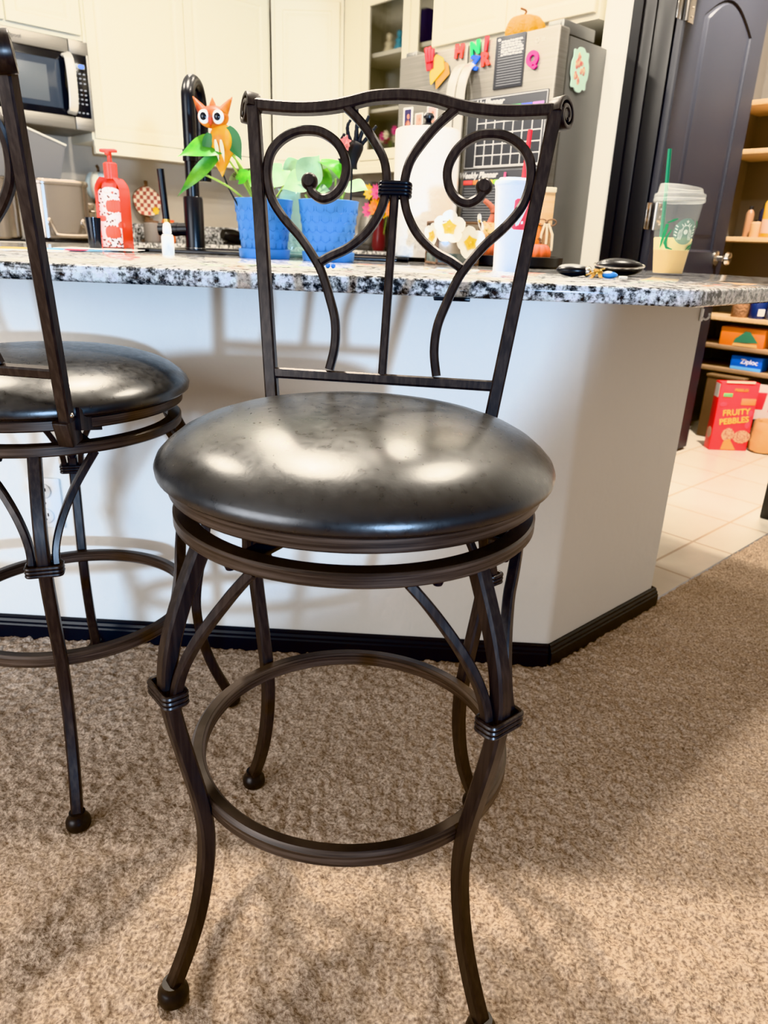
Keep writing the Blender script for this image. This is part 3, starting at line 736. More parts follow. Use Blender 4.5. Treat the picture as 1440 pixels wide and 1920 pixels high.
# magnets on the fridge doors
def letter(ch, x, z, m, colname, tilt, label):
    o = text('letter_magnet', ch, .066, m, None, fr(x, z, -.0055), (PI / 2, R(tilt), RR_), .004, bold=.004)
    tag(o, label, 'magnet', 'letter magnets on the fridge')
letter('H', .383, 1.750, M_orangered, 'red', 4, 'orange-red letter H magnet alone on the left fridge door')
letter('N', .474, 1.750, mat('green_plastic', (50, 196, 120), .35), 'green', -8, 'green letter N magnet on the right fridge door')
letter('I', .535, 1.757, M_red, 'red', 3, 'red letter I magnet above the orange R')
letter('R', .534, 1.702, M_orangered, 'orange', -5, 'orange letter R magnet under the red I')
letter('Z', .474, 1.695, mat('blue_plastic', (36, 110, 230), .35), 'blue', 12, 'blue letter Z magnet above the right fridge handle')
letter('Q', .783, 1.671, mat('magenta_plastic', (232, 30, 160), .35), 'magenta', 5, 'magenta letter Q magnet right of the black list pad')
for k, (x, z, a, L) in enumerate(((.196, 1.745, -14, .095), (.214, 1.745, -8, .095), (.232, 1.742, -2, .08))):
    T = Matrix.Rotation(R(a), 3, 'Y')
    c = thing('bag_clip', ('leftmost red clip magnet in the bunch of clips', 'middle red clip magnet in the bunch of clips', 'rightmost dark red clip magnet in the bunch of clips')[k], 'clip', fr(x, z, -.014), RR_, 'red clips on the left fridge door')
    obj('jaw', MB().box((0, 0, 0), (.017, .008, L), .003, rot=T), M_red if k < 2 else mat('dark_red_plastic', (150, 44, 52), .4), c)
    obj('lever', MB().box((.002, -.008, .012), (.013, .006, L * .6), .003, rot=T), M_red, c)
hx_ = [(-.042, -.02), (-.038, .035), (-.008, .058), (.034, .040), (.046, -.002), (-.034, -.056)]
tag(obj('note_and_shade', MB().prism(hx_, 0, .001, RX90), M_yellow, loc=fr(.262, 1.697, -.014), rotz=RR_), 'yellow paper note held by the red clips', 'note')
tag(obj('note_and_shade', MB().prism([(x * .95, z * .95) for x, z in hx_], 0, .001, RX90), mat('note_shade', (214, 160, 60), .7), loc=fr(.290, 1.675, -.008), rotz=RR_), 'ochre shade of the yellow note, built as a copy behind it', 'note')  # this ochre copy paints the yellow note's shade on the door
M_board = mat('black_board', (58, 60, 66), .45); M_chalk = mat('chalk_print', (214, 214, 214), .6); M_line = mat('grey_lines', (128, 130, 134), .6)
t = thing('list_pad', 'black ruled list pad magnet high on the right fridge door', 'notepad', fr(.662, 1.680, -.003), RR_)
obj('sheet', MB().box((0, 0, 0), (.152, .003, .190), .001), M_board, t)
b = MB()
for k in range(17): b.box((.004, -.002, .070 - .0095 * k), (.128, .001, .0028))
obj('ruled_lines', b, M_line, t)
b = MB(); rr = random.Random(3)
b.box((-.058, -.0024, .082), (.012, .001, .008))
for k in range(6):
    x = -.045
    while x < .055:
        w = rr.uniform(.006, .018); b.box((x + w / 2, -.0024, .074 - .0095 * k + rr.uniform(-.001, .001)), (w, .001, .0045)); x += w + .004
obj('handwriting', b, M_chalk, t)
def planner(label, z0, h, title, cols, grid):
    t = thing('planner_board', label, 'planner', fr(.665, z0, -.003), RR_)
    obj('sheet', MB().box((0, 0, h / 2), (.424, .003, h), .001), M_board, t)
    b = MB()
    for x in (-.209, .209): b.box((x, -.002, h / 2), (.002, .001, h - .008))
    for z in (.005, h - .005): b.box((0, -.002, z), (.418, .001, .002))
    if grid:
        for k in range(8): b.box((-.150 + .0495 * k, -.002, (h - .06) / 2 + .008), (.003, .001, h - .065))
        for k in range(6): b.box((.022, -.002, .010 + (h - .067) * k / 5), (.35, .001, .003))
    else:
        for k in range(16): b.box((0, -.002, .012 + (h - .075) * k / 16), (.40, .001, .0025))
    obj('grid_lines', b, M_chalk if grid else M_line, t)
    text('title', title, .034, M_chalk, t, (-.125, -.0022, h - .022), shear=.25, bold=.0008)
    for k, c in enumerate(cols):
        b = MB().box((-.180 + .058 * k, -.0022, h - .050), (.054, .001, .017), .0004)
        obj('day_tab', b, mat('tab_%d_%s' % (k, grid), c, .5), t)
planner('black monthly planner board with a white grid on the right fridge door', 1.284, .277, 'Monthly Planner', [(220, 90, 60), (230, 160, 60), (222, 208, 70), (160, 205, 90), (90, 190, 110), (90, 110, 210), (200, 150, 210)], True)
planner('black weekly planner board with ruled rows, below the grid board', 1.03, .250, 'Weekly Planner', [(226, 80, 70), (232, 150, 70), (222, 208, 70), (160, 205, 90), (90, 190, 110), (90, 110, 210), (200, 150, 210)], False)
tag(obj('marker', MB().lathe([(0, 0), (.006, 0), (.006, .06), (.0045, .062), (.0045, .08), (0, .08)], 14), M_pink_fl, loc=fr(.70, 1.185, -.012)), 'pink marker held to the planner boards', 'marker')
M_skin = mat('photo_skin_tones', (226, 160, 130), .5, vary=(40, (120, 70, 60), .45, .6)); M_photo = mat('photo_dark', (52, 48, 84), .4)
for k, (x, z, w, h, lab, m) in enumerate(((.075, 1.515, .062, .100, 'white-bordered portrait photo highest on the left fridge door', M_photo), (.150, 1.497, .048, .075, 'small warm-toned photo right of the bordered portrait', mat('photo_warm', (236, 190, 160), .4)), (.235, 1.515, .065, .090, 'pale pink photo nearest the left fridge handle', mat('photo_pale', (224, 196, 190), .4)))):
    p_ = thing('photo_print', lab, 'photo', fr(x, z, -.002), RR_, 'photos on the left fridge door')
    obj('border', MB().box((0, 0, 0), (w, .002, h), .0005), M_white, p_)
    obj('picture', MB().box((0, -.0012, .003), (w * .74, .001, h * .80)), m, p_)
    b = MB().sph((.004, -.002, .012), (w * .13, .0008, w * .17), 12, 8); b.sph((.0, -.002, -.022), (w * .26, .0008, h * .2), 12, 8)
    obj('portrait_shape', b, M_skin, p_)
for k, (x, z) in enumerate(((.125, 1.598), (.205, 1.592))):
    tag(obj('square_magnet', MB().box((0, 0, 0), (.034, .004, .022), .001), mat('blue_violet_%d' % k, ((96, 92, 170), (170, 170, 214))[k], .4), loc=fr(x, z, -.003), rotz=RR_), ('blue-violet magnet on the left fridge door', 'pale lilac magnet below the yellow note')[k], 'magnet')
# plaque on the fridge side
M_mint = mat('mint_plaque', (206, 234, 222), .5); M_rosy = mat('rosy_print', (232, 120, 120), .5, vary=(60, (246, 222, 190), .4, .6))
t = thing('plaque_magnet', 'pastel mint scalloped plaque stuck on the side of the fridge', 'magnet', uv(2.808, -1.9485, 1.645), RL)
pl = []
for k in range(64):
    a = 2 * PI * k / 64; q = 1 + .07 * math.cos(8 * a); pl.append((.058 * q * abs(math.cos(a)) ** .6 * (1 if math.cos(a) > 0 else -1), .074 * q * abs(math.sin(a)) ** .6 * (1 if math.sin(a) > 0 else -1)))
obj('plate', MB().prism(pl, 0, .003, RX90), M_mint, t)
b = MB(); rr = random.Random(8)
for k in range(14): b.sph((rr.uniform(-.03, .03), -.0035, rr.uniform(-.05, .05)), (rr.uniform(.006, .014), .001, rr.uniform(.006, .016)), 10, 6)
obj('flower_print', b, M_rosy, t)
# knitted pumpkin on the fridge
def pumpkin(b, c, r, h, ribs=9, depth=.10, n=72, m=18):
    vs, fs = [], []
    for i in range(m + 1):
        th = PI * i / m; z = -math.cos(th); q = math.sin(th) ** .8
        dimple = .25 * math.exp(-((th - PI) / .5) ** 2) + .12 * math.exp(-(th / .5) ** 2)
        for k in range(n):
            a = 2 * PI * k / n; rr = r * q * (1 - depth * (1 - abs(math.cos(ribs * a / 2))) * 1.0)
            vs.append((c[0] + rr * math.cos(a), c[1] + rr * math.sin(a), c[2] + h * .5 * (z - (dimple if z > 0 else -dimple) * .6)))
    for i in range(m):
        for k in range(n): j = (k + 1) % n; fs.append((i * n + k, i * n + j, (i + 1) * n + j, (i + 1) * n + k))
    return b.add(vs, fs)
t = thing('decorative_pumpkin', 'yellow knitted pumpkin on top of the fridge', 'pumpkin', uv(2.80, -2.235, 1.754))
obj('pumpkin_body', pumpkin(MB(), (0, 0, .062), .086, .128), M_knit, t)
obj('pumpkin_stem', MB().tube(spline([(0, 0, .105), (-.008, 0, .125), (-.004, -.004, .137), (-.03, -.006, .146)], 6), .005, 8), M_plankd, t)

# --- things on the range and back counter
t = thing('roasting_pot', 'large stainless roasting pot with a front loop handle on the stove', 'pot', uv(1.475, -4.19, .9145), RL)
b = MB()
def rr_lathe(b, prof, hw, hd, n=12):
    vs, fs = [], []; k = None
    for ins, z in prof:
        poly = rrect(2 * (hw - ins), 2 * (hd - ins), max(.06 - ins, .01), n); k = len(poly)
        vs += [(x, y, z) for x, y in poly]
    for i in range(len(prof) - 1):
        for a in range(k): c = (a + 1) % k; fs.append((i * k + a, i * k + c, (i + 1) * k + c, (i + 1) * k + a))
    fs.append(tuple(range(k))[::-1]); fs.append(tuple((len(prof) - 1) * k + a for a in range(k)))
    return b.add(vs, fs)
rr_lathe(b, [(.012, 0), (.0, .012), (0, .262), (-.006, .264), (-.008, .275), (-.004, .287), (.006, .290), (.012, .284), (.014, .03)], .140, .13)
obj('pot_body', b, M_pot, t)
obj('loop_handle', MB().tube(spline([(-.085, -.13, .085), (-.085, -.155, .075), (-.080, -.19, .035), (-.06, -.198, .025), (.06, -.198, .025), (.08, -.19, .035), (.085, -.155, .075), (.085, -.13, .085)], 6), .009, 12), M_pot, t)
b = MB()
for x in (-.085, .085): b.sph((x, -.131, .085), (.015, .005, .022), 14, 10)
obj('handle_mount', b, M_pot, t)
t = thing('roaster_lid', 'grey enamel lid propped open behind the roasting pot', 'lid', uv(1.30, -4.225, 1.2045), RL)
pg = [(-.25, .001), (.208, .001), (.252, .165), (.05, .232), (-.25, .335)]
obj('lid_panel', MB().prism(pg, 0, .05, RX90), M_greylid, t)
obj('lid_rim', MB().sweep([(-.25, -.05, .338), (.05, -.05, .236), (.256, -.05, .168)], rrect(.012, .012, .004), (0, 1, 0)).sweep([(-.25, -.0, .345), (.05, -.0, .243), (.252, -.0, .178)], rrect(.01, .012, .004), (0, 1, 0)), M_steelh, t)
t = thing('stockpot', 'tall polished stockpot at the left edge of the stove', 'pot', uv(1.155, -4.16, .9145), RL)
obj('pot_body', MB().lathe([(0, 0), (.112, 0), (.12, .008), (.12, .27), (.124, .274), (.124, .282), (.116, .282), (.115, .02), (0, .015)], 48), M_pot, t)
obj('side_handle', MB().tube(spline([(-.118, -.03, .21), (-.15, -.03, .21), (-.155, 0, .21), (-.15, .03, .21), (-.118, .03, .21)], 6), .006, 10), M_pot, t)
t = thing('saucepan', 'small beige steel pot on the stove right of the roasting pot', 'pot', uv(1.690, -4.30, .9145), RL)
obj('pot_body', MB().lathe([(0, 0), (.052, 0), (.056, .008), (.056, .18), (.059, .186), (.055, .192), (.051, .188), (.050, .02), (0, .015)], 40), M_pot, t)
obj('side_handle', MB().tube(spline([(-.02, -.053, .15), (-.02, -.078, .15), (.02, -.078, .15), (.02, -.053, .15)], 6), .005, 8), M_pot, t)
# pumpkin decorations by the left back wall
M_pblue = mat('pale_blue_paint', (188, 206, 214), .5); M_pwhite = mat('pale_cream_paint', (232, 228, 214), .5)
t = thing('decorative_pumpkin', 'blue and white striped pumpkin on a black pedestal by the back wall', 'pumpkin', uv(1.885, -4.60, .9145), RL)
obj('pedestal', MB().lathe([(0, 0), (.05, 0), (.05, .012), (.012, .03), (.010, .17), (.03, .20), (.045, .215), (0, .216)], 28), M_black, t)
b = MB(); pumpkin(b, (0, 0, .302), .083, .175, 8, .16); b.mi = []
for f in b.f:
    x = sum(b.v[i][0] for i in f) / len(f); y = sum(b.v[i][1] for i in f) / len(f); b.mi.append(int((math.atan2(y, x) + PI) / (2 * PI) * 8 + .5) % 2)
obj('pumpkin_body', b, [M_pblue, M_pwhite], t)
obj('pumpkin_stem', MB().tube(spline([(0, 0, .37), (.004, 0, .395), (-.006, 0, .415)], 5), .008, 8), M_plankd, t)
M_plaid = mat('plaid_paint', (238, 224, 204), .6)
def plaid():
    n, l, b = nodes(M_plaid); tc = n.new('ShaderNodeTexCoord'); ck = n.new('ShaderNodeTexChecker'); ck.inputs['Scale'].default_value = 44
    ck.inputs['Color1'].default_value = (*lin((240, 228, 208)), 1); ck.inputs['Color2'].default_value = (*lin((176, 96, 84)), 1)
    mp = n.new('ShaderNodeMapping'); mp.inputs['Location'].default_value = (.003, .5, .003); l.new(tc.outputs['Object'], mp.inputs['Vector']); l.new(mp.outputs['Vector'], ck.inputs['Vector'])
    l.new(ck.outputs['Color'], b.inputs['Base Color'])
plaid()
t = thing('wooden_pumpkin', 'flat plaid-painted pumpkin cutout with a yellow flower by the back wall', 'pumpkin', uv(2.187, -4.62, .9145), RL)
pp = []
for k in range(48):
    a = 2 * PI * k / 48; q = 1 - .07 * abs(math.sin(2.5 * (a - PI / 2))); pp.append((.094 * q * math.cos(a) * 1.0, .235 + .088 * q * math.sin(a)))
obj('cutout', MB().prism(pp, -.006, .006, RX90), M_plaid, t)
obj('rim', MB().tube([(x, 0, z) for x, z in pp], .004, 6, True, ref=(0, 1, 0)), M_plankd, t)
obj('pumpkin_stem', MB().box((0, 0, .335), (.022, .012, .04), .004), M_plankd, t)
b = MB()
for j in range(7): an = 2 * PI * j / 7; b.leaf((.05, -.009, .185), (.05 + .026 * math.cos(an), -.012, .185 + .026 * math.sin(an)), .018, (0, -1, 0), heart=False, n=4)
obj('yellow_flower', b, M_yel_fl, t)
obj('stand', MB().box((0, .012, .075), (.03, .012, .15)).box((0, 0, .004), (.09, .07, .008), .002), M_plankd, t)
t = thing('canister', 'grey stoneware canister in front of the plaid pumpkin', 'canister', uv(2.15, -4.50, .9145))
obj('jar', MB().lathe([(0, 0), (.046, 0), (.05, .006), (.05, .105), (.044, .112), (0, .112)], 30), mat('grey_stoneware', (140, 132, 126), .6, bump=(80, .4, .004)), t)
obj('lid', MB().lathe([(0, .112), (.045, .112), (.045, .12), (.01, .126), (.01, .135), (0, .136)], 30), M_plankd, t)
t = thing('canister', 'bright orange canister beside the grey one, left of the faucet', 'canister', uv(2.235, -4.45, .9145))
obj('jar', MB().lathe([(0, 0), (.036, 0), (.04, .006), (.04, .115), (.034, .122), (0, .122)], 30), mat('bright_orange', (246, 124, 20), .35), t)
obj('lid', MB().lathe([(0, .122), (.036, .122), (.036, .13), (0, .132)], 30), M_orange, t)
b = MB(); b.leaf((-.14, 0, 0), (.15, 0, 0), .1, heart=False)
t = thing('spoon_rest', 'black teardrop spoon rest on the back counter right of the faucet', 'utensil', uv(2.70, -4.45, .9145), RL)
b = MB()
b.sweep([(-.085 + .25 * f, 0, .062 - .040 * f) for f in np.linspace(0, 1, 21)], [(math.cos(2 * PI * a / 16), math.sin(2 * PI * a / 16)) for a in range(16)], (0, 0, 1), scale=[.008 + .048 * math.sin(PI * min(1, .12 + .88 * f)) ** .8 * (1 - .65 * f) for f in np.linspace(0, 1, 21)])
obj('bowl', b, M_black, t)
obj('foot', MB().box((0, 0, .008), (.14, .05, .016), .004), M_black, t)
# coffee maker and vase by the right back wall
t = thing('coffee_maker', 'dark grey coffee maker with steel carafe left of the paper towels', 'coffee maker', uv(3.30, -3.78, .9145), RR_)
obj('housing', MB().box((0, .13, .20), (.20, .11, .40), .012).box((0, .03, .36), (.20, .22, .09), .014).box((0, .04, .012), (.20, .24, .024), .006), mat('charcoal_plastic', (70, 68, 68), .35), t)
obj('black_band', MB().box((.0, -.082, .36), (.16, .004, .03), .002), M_blackgl, t)
c_ = obj('carafe', MB().lathe([(0, .026), (.06, .026), (.075, .05), (.075, .14), (.06, .20), (.045, .22), (0, .222)], 30, c=(0, .01, 0)), M_steel, t)
obj('carafe_handle', MB().tube(spline([(.06, .0, .19), (.11, -.01, .18), (.115, -.01, .09), (.07, .0, .07)], 6), .008, 8), M_blackmat, c_)
t = bouquet('flower_bouquet', 'yellow, orange and magenta flowers in a dark red vase behind the paper towels', uv(3.22, -3.585, .9145), RR_, 9, .10, .36, [M_yel_fl, M_or_fl, M_pink_fl], .055)
t['category'] = 'flowers'
t2 = tag(obj('vase', MB().lathe([(0, 0), (.035, 0), (.045, .03), (.04, .1), (.028, .15), (.034, .19), (.030, .19), (.024, .15), (0, .02)], 28), mat('dark_red_glaze', (92, 36, 40), .25), loc=uv(3.22, -3.585, .9145)), 'dark red vase holding the bright flowers', 'vase')
# ================================================================== THINGS ON THE ISLAND
# sink and faucet
b = MB(); x0, x1, y0, y1 = -.84, -.03, 2.235, 2.74
for c, d in ((((x0 + x1) / 2, y0 + .055, .919), (x1 - x0, .11, .012)), (((x0 + x1) / 2, y1 - .02, .919), (x1 - x0, .04, .012)), ((x0 + .02, (y0 + y1) / 2, .919), (.04, y1 - y0, .012)), ((x1 - .02, (y0 + y1) / 2, .919), (.04, y1 - y0, .012))): b.box(c, d, .004)
sk = thing('sink', 'black composite drop-in sink behind the faucet', 'sink', (0, 0, 0))
obj('rim', b, M_black, sk)
obj('basin', MB().box(((x0 + x1) / 2, (y0 + y1) / 2 + .035, .9155), (x1 - x0 - .06, y1 - y0 - .14, .002)), M_blackmat, sk)
t = thing('faucet', 'tall black kitchen faucet with a side lever on the sink rim', 'faucet', (-.688, 2.32, .925))
obj('body', MB().lathe([(0, 0), (.031, 0), (.031, .004), (.029, .006), (.029, .146), (.027, .150), (.019, .150), (0, .150)], 32), M_black, t)
sp = [(0, 0, .14), (0, 0, .30), (0, 0, .40), (0, .006, .43), (0, .03, .455), (0, .065, .463), (0, .10, .455), (0, .125, .425), (0, .132, .38), (0, .132, .33)]
o = obj('spout', MB().tube(spline(sp, 8), .0195, 20, ref=(1, 0, 0)), M_black, t)
obj('spray_head', MB().lathe([(0, .20), (.021, .20), (.023, .21), (.021, .33), (.0195, .345), (0, .345)], 24, c=(0, .132, 0)).box((0, .07, .26), (.018, .14, .014), .004).lathe([(0, .245), (.024, .245), (.024, .275), (0, .275)], 24), M_black, o)
o = obj('handle_hub', MB().tube([(-.02, -.004, .058), (-.06, -.004, .056), (-.078, -.004, .056), (-.108, -.004, .055)], .0185, 20).lathe([(0, 0), (.02, 0), (.02, .012), (0, .012)], 20, c=(-.062, -.004, .056), ax=Matrix.Rotation(PI / 2, 4, 'Y')), M_black, t)
obj('lever', MB().tube([(-.084, -.004, .075), (-.088, -.004, .14), (-.093, -.004, .222)], .0105, 14), M_black, o)
obj('brass_collar', MB().tube([(-.0835, -.004, .066), (-.0845, -.004, .084)], .0112, 14), M_gold, o)
# hand soap bottle
M_soaplab = mat('soap_label', (246, 246, 242), .4)
def soaplab():
    n, l, b = nodes(M_soaplab); tc = n.new('ShaderNodeTexCoord'); v = n.new('ShaderNodeTexVoronoi'); v.inputs['Scale'].default_value = 190
    r = n.new('ShaderNodeValToRGB'); e = r.color_ramp.elements; r.color_ramp.interpolation = 'CONSTANT'
    e[0].position = 0; e[0].color = (*lin((250, 250, 246)), 1); e[1].position = .66; e[1].color = (*lin((96, 62, 50)), 1)
    k = e.new(.78); k.color = (*lin((244, 240, 232)), 1); k = e.new(.9); k.color = (*lin((226, 96, 50)), 1)
    l.new(tc.outputs['Object'], v.inputs['Vector']); l.new(v.outputs['Color'], r.inputs['Fac']); l.new(r.outputs['Color'], b.inputs['Base Color'])
soaplab()
t = thing('soap_bottle', 'orange-red foaming soap bottle with a pumpkin-print label', 'soap', (-.931, 2.315, ZC), R(-2))
b = MB(); rr_lathe(b, [(.003, 0), (0, .004), (0, .172), (.003, .182), (.010, .194), (.018, .203)], .037, .022, 6)
b.lathe([(.019, .200), (.019, .212), (.017, .214)], 24)
obj('bottle_body', b, M_orangered, t)
b = MB(); lab = [(-.0355, .010), (.0355, .010), (.0355, .160)] + [(.0355 * math.cos(PI * k / 10), .160 + .018 * math.sin(PI * k / 10)) for k in range(1, 10)] + [(-.0355, .160)]
b.prism(lab, .0222, .0228, RX90); lb = obj('label', b, M_soaplab, t)
b = MB()
for x, z in ((.010, .125), (.002, .052), (-.027, .09), (.030, .072)):
    w = .022 if abs(x) < .02 else .010
    for k in (-2, -1, 0, 1, 2): b.sph((x + k * w * .36, -.0228, z), (w * .36, .0012 - abs(k) * .0002, w * (.86 - .07 * abs(k))), 12, 8)
obj('pumpkin_print', b, M_orange, lb)
obj('base_band', MB().box((0, 0, .0045), (.076, .047, .009), .003), mat('brown_band', (84, 66, 58), .5), t)
p_ = obj('pump', MB().lathe([(0, .210), (.0195, .210), (.0195, .242), (.016, .2435), (.0155, .245), (.007, .246), (.006, .262), (.0075, .272), (.0, .273)], 24), M_orangered, t)
obj('nozzle', MB().box((0, -.004, .276), (.048, .020, .008), .003).box((0, -.012, .271), (.014, .012, .014), .003), M_orangered, p_)
tag(obj('tumbler', MB().lathe([(0, 0), (.0175, 0), (.018, .002), (.0185, .04), (.0222, .088), (.0222, .09), (.0205, .09), (.017, .04), (0, .01)], 28), M_blackgl, loc=(-.945, 2.19, ZC)), 'small black tumbler left of the orange soap bottle', 'cup')
t = thing('dropper_bottle', 'small white squeeze bottle standing right of the soap bottle', 'bottle', (-.687, 2.06, ZC))
obj('bottle_body', MB().lathe([(0, 0), (.0155, 0), (.0165, .003), (.0165, .046), (.013, .052), (.0085, .054), (.008, .058), (0, .058)], 24), mat('milky_plastic', (232, 234, 232), .3, sss=.1), t)
obj('cap', MB().lathe([(0, .055), (.0115, .055), (.0115, .066), (.0095, .078), (.0045, .083), (.0, .083)], 20), M_white, t)
# mail on the far left
t = thing('mail_pile', 'loose white and coloured mail lying at the left end of the counter', 'papers', (-1.03, 2.05, ZC))
for k, (x, y, w, d, rz, m, zz) in enumerate(((-.02, .0, .20, .26, 12, M_white, .0006), (.06, .06, .20, .12, -20, mat('blue_flyer', (120, 170, 200), .5), .0022), (-.05, -.05, .09, .06, 30, M_yellow, .0038), (.10, -.02, .05, .05, 10, M_pinkred, .0038), (.11, .12, .22, .14, 5, M_white, .0054))):
    obj('sheet', MB().box((x, y, zz), (w, d, .0012), rot=Matrix.Rotation(R(rz), 4, 'Z')), m, t)
# planters
def planter(name, label, loc, leaves, pale, stems, seedv):
    t = thing(name, label, 'plant', loc)
    b = MB().lathe([(0, .006), (.058, .006), (.060, .012), (.0785, .146), (.0795, .150), (.0760, .151), (.072, .142), (.069, .125), (.0, .125)], 64)
    for row in range(5):                                  # embossed honeycomb
        z = .034 + .0235 * row; r = .060 + (.0785 - .060) * (z - .012) / .134
        for k in range(18):
            a0 = 2 * PI * (k + .5 * (row % 2)) / 18; hw = .0115
            b.tube([((r + .0003) * math.cos(a0 + hw * math.cos(R(30 + 60 * q)) / r), (r + .0003) * math.sin(a0 + hw * math.cos(R(30 + 60 * q)) / r), z + hw * math.sin(R(30 + 60 * q))) for q in range(6)], .0006, 5, True)
    obj('pot', b, M_blue, t, smooth=50)
    obj('saucer', MB().lathe([(0, 0), (.066, 0), (.0685, .003), (.070, .024), (.0675, .025), (.064, .007), (0, .006)], 64), M_blue, t)
    obj('soil', MB().lathe([(0, .132), (.04, .131), (.0705, .127)], 30), M_soil, t)
    b = MB()
    for p in stems: b.tube(spline(p, 6), .0028, 7)
    obj('stems', b, M_stem, t)
    b = MB()
    for l_ in leaves: b.leaf(*l_[:3], up=l_[3], sag=l_[4], fold=.14, n=14, wave=.03)
    obj('foliage', b, M_leaf, t, smooth=60)
    if pale:
        b = MB()
        for l_ in pale: b.leaf(*l_[:3], up=l_[3], sag=l_[4], fold=.10, n=14, wave=.03)
        obj('pale_foliage', b, M_leafp, t, smooth=60)
    return t
P1 = (-.427, 2.09, ZC); P2 = (-.243, 2.03, ZC)
def rel(o, pts): return [tuple(p[k] - o[k] for k in range(3)) for p in pts]
def lf(o, base, tip, w, up=(0, -.7, .7), sag=.004): q = rel(o, [base, tip]); return (q[0], q[1], w, up, sag)
crown1 = (-.455, 2.075, 1.05)
planter('potted_pothos', 'left blue honeycomb planter with drooping pothos leaves', P1, [
    lf(P1, (-.500, 2.03, 1.186), (-.629, 2.0, 1.152), .075, (.12, -.75, .6), .012),
    lf(P1, (-.520, 2.01, 1.170), (-.632, 1.99, 1.057), .036, (.75, -.45, .7), .012),
    lf(P1, (-.478, 2.03, 1.105), (-.445, 2.03, 1.128), .045, (0, -.8, .6), .003),
    lf(P1, (-.46, 2.07, 1.10), (-.405, 2.10, 1.165), .05)], [
    lf(P1, (-.368, 2.06, 1.135), (-.415, 2.02, 1.085), .075, (0, -1, .3), .006),
    lf(P1, (-.36, 2.10, 1.128), (-.315, 2.10, 1.16), .07, (0, -1, .3), .006)], [
    rel(P1, [(-.44, 2.09, 1.04), (-.46, 2.06, 1.09), (-.485, 2.04, 1.15), (-.500, 2.03, 1.186)]),
    rel(P1, [(-.44, 2.08, 1.04), (-.47, 2.05, 1.10), (-.50, 2.02, 1.15), (-.520, 2.01, 1.170)]),
    rel(P1, [(-.45, 2.07, 1.04), (-.50, 2.03, 1.085), (-.55, 2.0, 1.11), (-.575, 2.0, 1.115)]),
    rel(P1, [(-.45, 2.08, 1.04), (-.465, 2.05, 1.12), (-.495, 2.03, 1.165)]),
    rel(P1, [(-.44, 2.09, 1.04), (-.39, 2.08, 1.10), (-.368, 2.06, 1.135)]), rel(P1, [(-.42, 2.10, 1.04), (-.38, 2.1, 1.09), (-.36, 2.10, 1.128)])], 1)
planter('potted_pothos', 'right blue honeycomb planter with a curled leaf and pale heart leaves', P2, [
    lf(P2, (-.262, 2.01, 1.150), (-.205, 1.99, 1.098), .066, (.45, -.5, .8), .022),
    lf(P2, (-.262, 2.02, 1.135), (-.275, 2.0, 1.072), .07, (.4, -.9, .2), .006)], [
    lf(P2, (-.300, 2.0, 1.108), (-.262, 1.99, 1.168), .085, (-.15, -1, .15), .004),
    lf(P2, (-.288, 2.02, 1.115), (-.362, 2.0, 1.085), .072, (0, -1, .5), .006),
    lf(P2, (-.20, 2.06, 1.10), (-.138, 2.03, 1.092), .058, (0, -.7, .7), .006),
    lf(P2, (-.247, 2.05, 1.12), (-.24, 2.06, 1.165), .06, (.1, -1, .1), .004),
    lf(P2, (-.275, 2.0, 1.075), (-.232, 1.98, 1.085), .05, (0, -.7, .7), .006)], [
    rel(P2, [(-.24, 2.03, 1.03), (-.25, 2.02, 1.09), (-.262, 2.01, 1.150)]), rel(P2, [(-.25, 2.03, 1.03), (-.28, 2.01, 1.07), (-.300, 2.0, 1.108)]),
    rel(P2, [(-.23, 2.03, 1.03), (-.225, 2.02, 1.07), (-.222, 2.0, 1.115)]), rel(P2, [(-.26, 2.02, 1.03), (-.29, 2.0, 1.06), (-.30, 2.0, 1.075)]),
    rel(P2, [(-.22, 2.04, 1.03), (-.21, 2.05, 1.07), (-.20, 2.06, 1.10)]), rel(P2, [(-.235, 2.03, 1.03), (-.21, 2.0, 1.06), (-.208, 1.99, 1.10)])], 2)
tag(obj('glass_jar', MB().lathe([(0, 0), (.045, 0), (.048, .004), (.05, .11), (.034, .145), (.030, .175), (.036, .185), (.033, .185), (.027, .17), (.046, .11), (.044, .008), (0, .006)], 32), mat('aqua_glass', (170, 226, 220), .08, alpha=.16, spec=.8), loc=(-.375, 2.205, ZC)), 'aqua glass jar hidden behind the left blue planter', 'jar')
# owl garden stake
M_owl = mat('owl_orange', (226, 138, 40), .35, vary=(26, (150, 62, 36), .42, .66)); M_owly = mat('owl_yellow', (240, 190, 50), .35, vary=(20, (226, 130, 40), .4, .7))
t = thing('owl_stake', 'orange metal owl on a stake in the left blue planter', 'ornament', (-.520, 2.02, 1.025), R(-4))
b = MB(); b.sph((.004, 0, .166), (.034, .020, .044), 24, 16); b.lathe([(0, .092), (.008, .10), (.020, .12), (.030, .145)], 20, sy=.7); b.prism([(-.018, .125), (.018, .125), (.002, .086)], -.004, .004, RX90)
obj('body', b, M_owly, t)
b = MB(); b.sph((-.016, -.002, .222), (.040, .022, .026), 26, 18)
for s in (-1, 1): b.lathe([(.013, 0), (.010, .012), (.004, .03), (0, .040)], 12, c=(-.016 + s * .028, -.002, .236), ax=Matrix.Rotation(R(36 * s), 4, 'Y'))
b.lathe([(.012, 0), (.007, .014), (0, .028)], 10, c=(-.016, -.004, .238), sy=.5)
hd = obj('head', b, M_owl, t)
e_ = MB(); q = MB()
for s in (-1, 1):
    e_.sph((-.016 + s * .018, -.019, .221), (.0155, .008, .0165), 20, 12); q.sph((-.016 + s * .018, -.0255, .221), (.0085, .0035, .0095), 16, 10)
obj('eye_white', e_, M_white, hd); obj('pupil', q, M_blackgl, hd)
